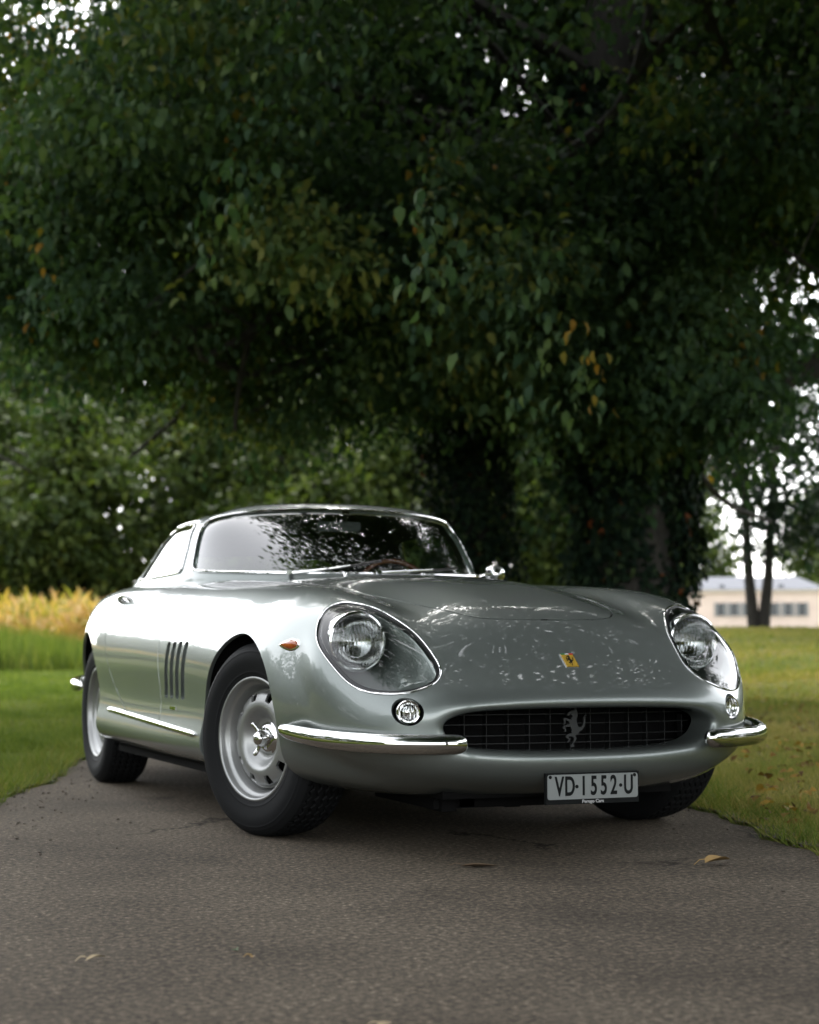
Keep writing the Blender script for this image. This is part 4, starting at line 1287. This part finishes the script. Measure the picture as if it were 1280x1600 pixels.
# ---- bumpers ------------------------------------------------------------------------------
for sg, nm in SIDES:
    pth = catmull([(.812, -.385, .374), (.822, -.45, .371), (.812, -.54, .364), (.778, -.655, .355), (.715, -.768, .349), (.625, -.856, .345), (.52, -.906, .3435), (.45, -.920, .3435), (.405, -.918, .3435)], 10)
    tt = np.linspace(0, 1, len(pth))
    rad = np.interp(tt, [0, .015, .08, .2, .4, .8, .88, .93, .965, .985, .996, 1], [.003, .007, .016, .024, .0285, .030, .0297, .0275, .023, .0165, .0085, .002])
    g = Geo(); g.tube(pth * (1 if sg > 0 else FL), rad, 24, flat=.72, up=(0, 0, 1))
    bm_ = g.build('front_bumper', M['chrome'], CAR)
    g = Geo().tube(np.array([(.60, -.80, .345), (.62, -.85, .345)]) * (1 if sg > 0 else FL), .018, 10)
    g.build('bracket', M['black'], bm_)
    pth = catmull([(.765, 2.88, .43), (.760, 3.00, .432), (.738, 3.16, .434), (.70, 3.30, .436), (.63, 3.46, .44), (.58, 3.53, .44), (.42, 3.56, .44)], 10)
    rad = np.interp(np.linspace(0, 1, len(pth)), [0, .03, .12, .3, .93, .98, 1], [.003, .010, .026, .036, .036, .028, .004])
    Geo().tube(pth * (1 if sg > 0 else FL), rad, 20, flat=.75, up=(0, 0, 1)).build('rear_bumper', M['chrome'], CAR)
    # bright strip along the sill
    ys = np.linspace(.405, 1.84, 40)
    pp = []
    for y in ys:
        q, nn = on_body((.862, y, np.interp(y, [.4, 1.75], [.316, .356])))
        pp.append((q[0], y, np.interp(y, [.4, 1.75], [.316, .356])))
    pp = np.array(pp); pp[:, 0] = np.convolve(np.pad(pp[:, 0], 4, 'edge'), np.ones(9) / 9, 'valid') + .004
    Geo().tube(pp * (1 if sg > 0 else FL), np.interp(np.linspace(0, 1, 40), [0, .03, .97, 1], [.003, .0115, .0115, .003]), 10, flat=.7).build('sill_strip', M['chrome'], CAR)
    # small script plate under the slots
    p, nn = on_body((.862, .745, .397))
    Geo().box((p[0] - .002, .71, .392), (p[0] + .004, .79, .404)).xf(Matrix.Identity(4) if sg > 0 else Matrix.Scale(-1, 4, (1, 0, 0))).build('script_plate', M['chrome'], CAR, smooth=False)

# ---- number plate -------------------------------------------------------------------------
PX, PZ, PY = .008, .205, -.92
hold = Geo().box((PX - .159, PY, PZ - .0485), (PX + .159, PY + .012, PZ + .045)).box((PX - .08, PY + .01, PZ + .03), (PX - .05, PY + .09, PZ + .062)).box((PX + .03, PY + .01, PZ + .03), (PX + .06, PY + .09, PZ + .062))
NP = hold.build('number_plate', M['ink'], CAR, smooth=False)
def rrect(x0, x1, z0, z1, r, n=5):
    out = []
    for cx, cz, a0 in ((x1 - r, z1 - r, 0), (x0 + r, z1 - r, 90), (x0 + r, z0 + r, 180), (x1 - r, z0 + r, 270)):
        out += [(cx + r * math.cos(math.radians(a0 + 90 * k / n)), cz + r * math.sin(math.radians(a0 + 90 * k / n))) for k in range(n + 1)]
    return out
PW0, PW1, PH0, PH1 = PX - .154, PX + .154, PZ - .0335, PZ + .0405
Geo().prism(rrect(PW0, PW1, PH0, PH1, .008), ((0, PY, 0), (1, 0, 0), (0, 0, 1), (0, -1, 0)), .003).build('plate_face', M['plate'], NP, smooth=False)

def text(name, s_, mat, parent, M4, size, sx=1.0, ext=.0012, bold=0.0):
    cu = bpy.data.curves.new(name, 'FONT')
    cu.body = s_; cu.size = size; cu.extrude = ext; cu.align_x = 'CENTER'; cu.align_y = 'CENTER'; cu.offset = bold
    o = bpy.data.objects.new(name + '_tmp', cu); COL.objects.link(o)
    dg = bpy.context.evaluated_depsgraph_get()
    me = bpy.data.meshes.new_from_object(o.evaluated_get(dg))
    bpy.data.objects.remove(o)
    me.transform(M4 @ Matrix.Diagonal((sx, 1, 1, 1)))
    me.materials.clear(); me.materials.append(mat)
    q = link(name, me, parent)
    return q
RX = Matrix.Rotation(math.pi / 2, 4, 'X')
for ch, x in zip('VD·1552·U', (-.115, -.080, -.056, -.033, .002, .036, .070, .094, .121)):
    if ch == '·':
        Geo().prism([(.0055 * math.cos(a), .0055 * math.sin(a)) for a in np.linspace(0, 6.283, 12, endpoint=False)], ((PX + x, PY - .0028, PZ + .004), (1, 0, 0), (0, 0, 1), (0, -1, 0)), .0014).build('dot', M['ink'], NP, smooth=False)
        continue
    text('letter', ch, M['ink'], NP, Matrix.Translation((PX + x, PY - .0032, PZ + .0030)) @ RX, .080, .60, bold=.0017)
text('dealer_name', 'Perego Cars', M['white_ink'], NP, Matrix.Translation((PX + .0, PY - .0005, PZ - .0412)) @ RX, .0140, 1.05, bold=.0002)
for x in (-.145, .143):
    Geo().lathe([(.0005, -.006), (.004, -.0055), (.0055, -.003), (.0055, 0)], 12, 'y', (PX + x, PY, PZ + .034)).build('screw', M['ink'], NP)

# ---- wheels -------------------------------------------------------------------------------
class Rev:
    """surface of revolution about the x axis; u = turn (0..1), v = index along the profile"""
    def __init__(s, prof):
        s.p = np.asarray(prof, float); s.ni, s.nj = 2, len(prof)
    def ev(s, uv):
        uv = np.asarray(uv, float)
        v = np.clip(uv[:, 1], 0, s.nj - 1); i = np.arange(s.nj)
        r = np.interp(v, i, s.p[:, 0]); d = np.interp(v, i, s.p[:, 1])
        a = uv[:, 0] * 2 * math.pi
        return np.stack([d, r * np.cos(a), r * np.sin(a)], 1)
    def nrm(s, uv, e=1e-3):
        uv = np.asarray(uv, float)
        a = s.ev(uv + (1e-4, 0)) - s.ev(uv - (1e-4, 0)); b = s.ev(uv + (0, .4)) - s.ev(uv - (0, .4))
        n = np.cross(b, a); n /= np.linalg.norm(n, axis=1)[:, None] + 1e-15
        return n

# profile of the dished face: (radius, distance outwards)
face = catmull([(.1655, -.058), (.1640, -.065), (.1600, -.066), (.1560, -.056), (.1500, -.0480), (.1410, -.0435), (.130, -.0395), (.118, -.0365), (.106, -.0365), (.094, -.043), (.082, -.056), (.070, -.069), (.060, -.073), (.050, -.074)], 6)
RS = Rev(face)
rs = Skin(RS, 0, 0, us=np.linspace(0, 1, 181), vs=np.linspace(0, len(face) - 1, len(face)), flip=-1.0)
disc = rs.whole
for k in range(10):
    a0 = 2 * math.pi * (k + .3) / 10
    def hole(P, q, a0=a0):
        y, z = P[:, 1], P[:, 2]
        rr = y * math.cos(a0) + z * math.sin(a0); tt = -y * math.sin(a0) + z * math.cos(a0)
        dx, dy = np.abs(rr - .1405) - .0140 + .005, np.abs(tt) - (.0165 + .25 * (rr - .1405)) + .005
        return np.where(q[:, 1] > 6, np.hypot(np.maximum(dx, 0), np.maximum(dy, 0)) + np.minimum(np.maximum(dx, dy), 0) - .005, 1.0)
    disc, _ = rs.split(disc, hole)
DISC_ME = rs.part('wheel_disc', disc, M['alloy'], None, lip=.010, lip_dir=(-1, 0, 0)).data
bpy.data.objects.remove(bpy.data.objects['wheel_disc'])

g = Geo().lathe([(.197, -.15), (.199, -.012), (.204, -.002), (.2075, .000), (.208, .004), (.2045, .0085), (.199, .008), (.1955, .003), (.194, -.008), (.190, -.016), (.184, -.019), (.180, -.024), (.177, -.040), (.1705, -.052), (.166, -.056), (.1645, -.075), (.163, -.15)], 96)
RIM_ME = g.build('rim', M['alloy'], None, angle=60).data; bpy.data.objects.remove(bpy.data.objects['rim'])

# tyre: carcass profile with zigzag tread grooves
TR, TW = .325, .098
prof = catmull([(.200, .080), (.205, .090), (.215, .0945), (.235, .100), (.26, .1045), (.280, .1035), (.297, .098), (.310, .088), (.3185, .078)], 5)
tread_w = np.linspace(.078, -.078, 61)[1:-1]
tread_r = .3185 + (TR - .3185) * (1 - (np.abs(tread_w) / .078) ** 2.6)
PR = np.concatenate([prof, np.stack([tread_r, tread_w], 1), prof[::-1] * np.array([1, -1])])
NT = 540
ang = np.linspace(0, 2 * math.pi, NT, endpoint=False)
A, Rr = np.meshgrid(ang, PR[:, 0], indexing='ij'); _, Dd = np.meshgrid(ang, PR[:, 1], indexing='ij')
Rr = Rr.copy()
tri = np.abs(((A * 60 / (2 * math.pi)) % 1) - .5) * 4 - 1
on = (np.arange(len(PR)) >= len(prof)) & (np.arange(len(PR)) < len(PR) - len(prof))
for w0 in (-.058, -.030, 0, .030, .058):
    hit = np.abs(Dd - w0 - tri * .006) < .0034
    Rr = np.where(hit & on[None, :], Rr - .006, Rr)
blk = (((A * 60 / (2 * math.pi)) + np.sign(Dd) * .25) % 1 < .12) & (np.abs(Dd) > .062)
Rr = np.where(blk & on[None, :], Rr - .005, Rr)
# moulded ribs on the sidewall
rib = np.zeros_like(Rr)
for r0 in (.222, .291, .302):
    rib += .0014 * np.exp(-((Rr - r0) / .0022) ** 2) * (~on)[None, :]
V = np.stack([Dd + np.sign(Dd) * rib, Rr * np.cos(A), Rr * np.sin(A)], -1).reshape(-1, 3)
m_ = len(PR); I = np.arange(NT * m_).reshape(NT, m_); I2 = np.roll(I, -1, 0)
F = np.stack([I[:, :-1], I[:, 1:], I2[:, 1:], I2[:, :-1]], -1).reshape(-1, 4)
ty = quick_mesh('tyre', V, F, M['rubber'], None, smooth=True)
ty.data.set_sharp_from_angle(angle=math.radians(35)); TYRE_ME = ty.data; bpy.data.objects.remove(ty)

# three-eared knock-off nut and hub
g = Geo().lathe([(.060, -.050), (.061, -.042), (.055, -.039), (.050, -.034), (.044, -.028), (.034, -.025), (.0005, -.025)], 48)
HUB_ME = g.build('hub', M['chrome'], None).data; bpy.data.objects.remove(bpy.data.objects['hub'])
g = Geo().lathe([(.027, .0), (.028, .014), (.0255, .026), (.021, .034), (.012, .040), (.0005, .042)], 36)
for k in range(3):
    a = math.radians(20 + 120 * k)
    c, s_ = math.cos(a), math.sin(a)
    pts = [(.012, .016 * c, .016 * s_), (.014, .032 * c, .032 * s_), (.018, .046 * c, .046 * s_), (.023, .056 * c, .056 * s_), (.025, .061 * c, .061 * s_), (.026, .064 * c, .064 * s_)]
    g.tube(pts, [.008, .0065, .006, .0065, .005, .0015], 12, flat=1.5, up=(1, 0, 0))
NUT_ME = g.build('knock_off_nut', M['chrome'], None).data; bpy.data.objects.remove(bpy.data.objects['knock_off_nut'])
g = Geo().lathe([(.155, -.10), (.0005, -.10)], 40).lathe([(.13, -.105), (.13, -.085), (.06, -.085)], 40)
DRUM_ME = g.build('brake_disc', M['black'], None).data; bpy.data.objects.remove(bpy.data.objects['brake_disc'])
for sg in (1, -1):
    for y0, st in ((FRONT_Y, 17.5), (REAR_Y, 0)):
        w = empty('wheel', (sg * .699, y0, TR - .003), 0, CAR)
        w.rotation_euler = (math.radians(12 + 47 * (y0 > 1)) * sg, 0, math.radians(st) + (0 if sg > 0 else math.pi))
        for nm2, me, dx in (('tyre', TYRE_ME, 0), ('rim', RIM_ME, .086), ('wheel_disc', DISC_ME, .106), ('hub', HUB_ME, .072), ('knock_off_nut', NUT_ME, .046), ('brake_disc', DRUM_ME, .086)):
            o = link(nm2, me, w); o.location = (dx, 0, 0)

# ---- greenhouse ---------------------------------------------------------------------------
def ghrow(B, T, R2, bul=.018):
    B, T, R2 = map(np.array, (B, T, R2))
    out = np.array([T[0] * 0 + (B[0] - R2[0]), B[1] - 1.7, 0]); out = out / (np.linalg.norm(out) + 1e-9)
    sk = B + out * .01 - np.array([0, 0, .07])
    Mi = (B + T) / 2 + out * bul + np.array([0, 0, bul * .5])
    R1 = T * .62 + R2 * .38; R1[2] = T[2] + (R2[2] - T[2]) * .72
    return [sk, B, Mi, T, R1, R2]
GH = [
    ghrow((0, .80, .902), (0, 1.235, 1.208), (0, 1.55, 1.243)),
    ghrow((.26, .85, .902), (.22, 1.25, 1.204), (0, 1.56, 1.243)),
    ghrow((.47, 1.00, .906), (.395, 1.295, 1.193), (0, 1.58, 1.243)),
    ghrow((.595, 1.17, .914), (.495, 1.355, 1.177), (0, 1.62, 1.243)),
    ghrow((.645, 1.33, .920), (.540, 1.44, 1.160), (0, 1.66, 1.243)),
    ghrow((.672, 1.52, .912), (.552, 1.57, 1.158), (0, 1.72, 1.242), .012),
    ghrow((.688, 1.80, .908), (.550, 1.80, 1.155), (0, 1.82, 1.240), .010),
    ghrow((.680, 2.10, .900), (.527, 2.02, 1.135), (0, 1.95, 1.230), .010),
    ghrow((.640, 2.42, .885), (.470, 2.20, 1.105), (0, 2.05, 1.215), .010),
    ghrow((.520, 2.72, .868), (.360, 2.32, 1.090), (0, 2.12, 1.200), .006),
    ghrow((.27, 2.86, .860), (.18, 2.37, 1.095), (0, 2.15, 1.19), .004),
    ghrow((0, 2.90, .860), (0, 2.39, 1.10), (0, 2.16, 1.188), .004),
]
class Loft2(Loft):
    """mirror plane at the first and last row instead of the first and last column"""
    def _pad(s):
        C = s.C; fl = np.array([-1., 1, 1])
        C = np.concatenate([2 * C[:, :1] - C[:, 1:2], C, C[:, -2:-1] * fl], 1)
        s.P = np.concatenate([C[1:2] * fl, C, C[-2:-1] * fl], 0)
GHL = Loft2(GH)
gk = Skin(GHL, 0, 0, us=np.linspace(0, 11, 150), vs=np.linspace(0, 5, 64), flip=-1.0)
def rpoly(pts, n=5):
    return catmull(pts, n, True)
WS = [(-3.6, 1.10), (0, 1.10), (3.5, 1.12), (3.78, 1.16), (3.90, 1.30), (3.92, 2.0), (3.86, 2.64), (3.68, 2.83), (3.3, 2.89), (0, 2.90), (-3.2, 2.88), (-3.6, 2.8)]
WSP = np.array(WS)
SWP = np.array([(4.62, 1.16), (6.2, 1.14), (7.0, 1.16), (7.02, 1.26), (6.98, 1.9), (6.86, 2.66), (6.70, 2.80), (5.4, 2.83), (4.72, 2.82), (4.60, 2.72), (4.52, 2.0), (4.52, 1.28)])
RWP = np.array([(9.15, 1.35), (12, 1.3), (13, 2.0), (12, 2.75), (9.4, 2.72), (9.15, 2.5)])
def uvsd(poly):
    sc = np.array([.17, .14])
    return lambda P, q: poly_sdf(q * sc, poly * sc)
roof, wsreg = gk.split(gk.whole, uvsd(WSP))
roof, swreg = gk.split(roof, uvsd(SWP))
roof, rwreg = gk.split(roof, uvsd(RWP))
gk.part('roof', roof, M['paint'], CAR, both=True, lip=.016, lip_when=lambda P: (P[:, 0] > .004) & (P[:, 2] > .87))
gk.part('headliner', roof, M['dash'], CAR, both=True, off=-.016)
ws = gk.part('windscreen', wsreg, M['pane'], CAR, both=True, off=-.006)
def outline(reg, off=.001, skip0=True):
    P, N = gk.edge(reg)
    return P, N
def frame_tube(reg, r, mat, par, nm, both, off=.001, flat=1.0):
    P, N = gk.edge(reg)
    P = P + N * off
    if both:   # open at the mirror plane: order from centre to centre and mirror
        k = np.where(P[:, 0] < .004)[0]
        st = None
        m = len(P)
        for i in range(m):
            if P[i, 0] < .004 and P[(i + 1) % m, 0] >= .004: st = (i + 1) % m
        Q = np.roll(P, -st, 0); Q = Q[Q[:, 0] >= .004]
        P = np.concatenate([Q, Q[::-1] * FL])
    g = Geo(); g.tube(P, r, 8, closed=True, flat=flat); return g.build(nm, mat, par)
frame_tube(wsreg, .0065, M['chrome'], ws, 'windscreen_frame', True, .002)
def inner_seal(reg, par, both):
    P, N = gk.edge(reg)
rw = gk.part('rear_window', rwreg, M['pane'], CAR, both=True, off=-.006)
for sg, nm in SIDES:
    sw = gk.part('side_window', swreg, M['pane'], CAR, side=sg, off=-.006)
    P, N = gk.edge(swreg); P = P + N * .001
    g = Geo(); g.tube(P * (1 if sg > 0 else FL), .0065, 8, closed=True); g.build('window_frame', M['chrome'], sw)
    # rain gutter along the roof edge
    q = np.stack([np.linspace(4.4, 7.6, 30), np.interp(np.linspace(4.4, 7.6, 30), [4.4, 5, 7, 7.6], [2.92, 2.97, 2.97, 2.9])], 1)
    G_ = GHL.ev(q) - GHL.nrm(q) * .004
    Geo().tube(G_ * (1 if sg > 0 else FL), .0055, 8).build('rain_gutter', M['chrome'], CAR)

# ---- cabin --------------------------------------------------------------------------------
g = Geo()
xs = np.linspace(-.62, .62, 15)
front = .93 + .75 * (xs / .66) ** 2 * .5
g.add([(x, y, z) for x, y in zip(xs, front) for (y, z) in ((y, .872), (y + .12, .885), (1.44, .872), (1.47, .84), (1.44, .62))], [(5 * i + k, 5 * i + k + 1, 5 * i + k + 6, 5 * i + k + 5) for i in range(14) for k in range(4)])
g.build('dashboard', M['dash'], CAR)
g = Geo().box((-.60, 1.0, .22), (.60, 2.75, .24)).box((-.62, 2.30, .24), (.62, 2.32, .84)).box((-.64, 1.0, .24), (-.62, 2.4, .84)).box((.62, 1.0, .24), (.64, 2.4, .84)).box((-.6, 2.32, .80), (.6, 2.8, .83))
g.build('cabin_lining', M['dash'], CAR, smooth=False)
st = empty('steering_wheel', (.345, 1.50, .835), 0, CAR); st.rotation_euler = (math.radians(68), 0, 0)
a = np.linspace(0, 2 * math.pi, 48, endpoint=False)
Geo().tube([(.185 * math.cos(t), .185 * math.sin(t), 0) for t in a], .0115, 10, closed=True).build('wheel_rim', M['wood'], st)
g = Geo()
for k in range(3):
    t = math.radians(-90 + 120 * k)
    g.tube([(.03 * math.cos(t), .03 * math.sin(t), -.02), (.18 * math.cos(t), .18 * math.sin(t), 0)], .010, 8, flat=.25)
g.lathe([(.0005, .005), (.025, .003), (.034, -.006), (.034, -.03), (.02, -.18)], 20, 'z')
g.build('spokes', M['alloy'], st)
for sx in (-.33, .33):
    sb = empty('seat', (sx, 1.8, .24), 0, CAR)
    def cushion(y0, z0, y1, z1, th, wd, nm2):
        V, F = [], []
        for i in range(9):
            t = i / 8
            for j in range(12):
                a = 2 * math.pi * j / 12
                cx = abs(math.cos(a)) ** .5 * math.copysign(1, math.cos(a)); sn = abs(math.sin(a)) ** .6 * math.copysign(1, math.sin(a))
                k = (1 - .55 * max(0, (t - .75) / .25) ** 2) * (1 - .3 * max(0, (.2 - t) / .2) ** 2)
                V.append((cx * wd * k, y0 + (y1 - y0) * t + sn * th * k * .98, z0 + (z1 - z0) * t + (sn * th * .15)))
        for i in range(8):
            for j in range(12): F.append((i * 12 + j, i * 12 + (j + 1) % 12, (i + 1) * 12 + (j + 1) % 12, (i + 1) * 12 + j))
        F += [tuple(range(11, -1, -1)), tuple(range(96, 108))]
        return Geo().add(V, F).build(nm2, M['leather'], sb)
    cushion(-.0, .02, .20, .66, .06, .225, 'backrest')
    cushion(-.45, .05, .0, .08, .07, .235, 'seat_base')
mr = empty('interior_mirror', (.0, 1.30, 1.135), math.radians(-4), CAR)
Geo().prism(rrect(-.095, .095, -.021, .021, .012), ((0, 0, 0), (1, 0, 0), (0, 0, 1), (0, 1, 0)), .014).build('mirror_back', M['alloy_dark'], mr, smooth=False)
Geo().tube([(0, .01, .02), (0, .02, .06)], .006, 8).build('stem', M['chrome'], mr)
# wipers resting low on the glass
def screen_pt(x, h):
    u = np.interp(abs(x), GHL.ev(np.stack([np.linspace(0, 3.7, 60), np.full(60, 1 + h)], 1))[:, 0], np.linspace(0, 3.7, 60))
    q = np.array([[u, 1 + h]]); p = GHL.ev(q)[0]; n = -GHL.nrm(q)[0]
    p = p * (1, 1, 1) if x > 0 else p * FL; n = n if x > 0 else n * FL
    return p, n
for x0, x1, h1 in ((-.35, .02, .42), (-.02, .40, .30)):
    p0 = screen_pt(x0, .0)
    wp = Geo(); pts = []
    for k in range(7):
        t = k / 6; p, n = screen_pt(x0 + (x1 - x0) * t * .62, .02 + h1 * .62 * t)
        pts.append(p + n * (.020 - .008 * t))
    wp.tube(pts, np.linspace(.008, .004, 7), 8, flat=.6)
    p, n = p0
    wp.tube([p - n * .02, p + n * .03], .012, 12)
    w_ = wp.build('wiper', M['chrome'], CAR)
    bl = []
    for k in range(13):
        t = .22 + .78 * k / 12; p, n = screen_pt(x0 + (x1 - x0) * t, .03 + h1 * t * .97)
        bl.append(p + n * .007)
    Geo().tube(bl, .005, 6).build('blade', M['trim'], w_)
for x in (-.16, .16):
    p, nn = on_body((abs(x), .77, .9)); p = p * (1 if x > 0 else FL)
    Geo().lathe([(.008, 0), (.008, .014), (.005, .018), (.0005, .019)], 12, 'z', p).build('washer_jet', M['chrome'], CAR)
# door mirror on the far side
mm = empty('door_mirror', (.665, 1.42, .897), 0, CAR)
g = Geo().tube(catmull([(0, 0, -.02), (.005, -.005, .02), (.05, -.02, .045), (.095, -.02, .052)], 6), .007, 8).tube([(0, .03, -.005), (0, -.03, -.005)], .012, 8)
g.build('arm', M['chrome'], mm)
g = Geo().lathe([(.0005, -.040), (.022, -.034), (.038, -.018), (.044, .0), (.046, .012), (.043, .012)], 28, 'y', (.125, .0, .052))
g.build('mirror_shell', M['chrome'], mm)
g = Geo().lathe([(.0005, .010), (.043, .010)], 28, 'y', (.125, .0, .052)); g.build('mirror_glass', M['chrome'], mm)
# ---------------------------------------------------------------- fallen leaves
M['dry_leaf'] = pbr('dry leaf', (.27, .17, .055), .6); M['pale_leaf'] = pbr('pale dry leaf', (.34, .27, .16), .6); M['green_leaf'] = pbr('green leaf', (.045, .08, .02), .5); M['brown_leaf'] = pbr('brown leaf', (.085, .055, .03), .7)
def fallen(loc, L, W_, rz, curl, mat, label, lift=.0):
    V, F = [], []
    nL = 9
    for i in range(nL):
        t = i / (nL - 1)
        wv = W_ * .5 * math.sin(math.pi * (t ** .8)) + .0006
        zz = .001 + lift * math.sin(math.pi * t) + curl * L * (t - .45) ** 2 * .8
        for s_ in (-1, -.5, 0, .5, 1):
            V.append((L * (t - .5), s_ * wv, zz + abs(s_) * wv * .55 + .0))
    for i in range(nL - 1):
        for j in range(4):
            F.append((i * 5 + j, i * 5 + j + 1, i * 5 + j + 6, i * 5 + j + 5))
    o = empty('fallen_leaf', (*loc, .001), math.radians(rz))
    mesh('blade', V, F, M[mat], o)
    st = Geo().tube([(-.5 * L, 0, .006 + curl * L * .28), (-.62 * L, .01, .008 + curl * L * .2), (-.78 * L, .016, .004)], [.0014, .0012, .001], 5)
    st.build('stalk', M[mat], o)
    tag(o, label, 'leaf', 'fallen leaves on the drive')
fallen((.235, -1.25), .10, .048, 12, .5, 'dry_leaf', 'curled ochre leaf on the asphalt below the car\'s far front wheel', .012)
fallen((-1.747, -2.069), .050, .014, 25, .5, 'pale_leaf', 'pale curled leaf on the asphalt at the lower left', .008)
fallen((-1.443, -2.148), .018, .010, 60, .3, 'dry_leaf', 'tiny yellow leaf scrap on the asphalt beside the green scrap')
fallen((-1.455, -2.06), .017, .009, 140, .3, 'green_leaf', 'tiny green leaf scrap on the asphalt at the lower left')
fallen((-.419, -1.029), .11, .03, -18, .1, 'brown_leaf', 'flat brown leaf on the asphalt in front of the grille')
fallen((-1.425, -2.835), .035, .02, 30, .3, 'pale_leaf', 'pale leaf at the bottom edge of the picture')
fallen((.98, -.62), .07, .03, 70, .3, 'pale_leaf', 'pale leaf at the right edge of the drive')
# leaf litter on the right-hand verge
rng = np.random.default_rng(9)
n = 1700
D = 6 + 24 * rng.random(n) ** 1.4; X = D * rng.uniform(.14, .33, n) + .4
w = XD(X, D); k = keep_off(w[:, 0], w[:, 1], -.06); w = w[k]; m = len(w)
z = terrain(w[:, 0], w[:, 1]) + rng.uniform(.01, .05, m)
V, F, A = leaf_cloud(np.column_stack([w, z]), np.column_stack([rng.normal(size=(m, 2)), rng.normal(size=m) * .35]), np.column_stack([rng.normal(size=(m, 2)) * .5, np.ones(m)]), rng.uniform(.03, .075, m), rng.uniform(.018, .04, m), rng.random(m))
M['litter'] = leaf_mat('leaf litter', [(0, (.05, .03, .016)), (.5, (.17, .095, .025)), (1, (.33, .20, .04))], .6, .2)
tag(quick_mesh('leaf_litter', V, F, M['litter'], None, attr=A), 'yellow and brown leaves scattered in the grass right of the drive', 'leaves', kind='stuff')
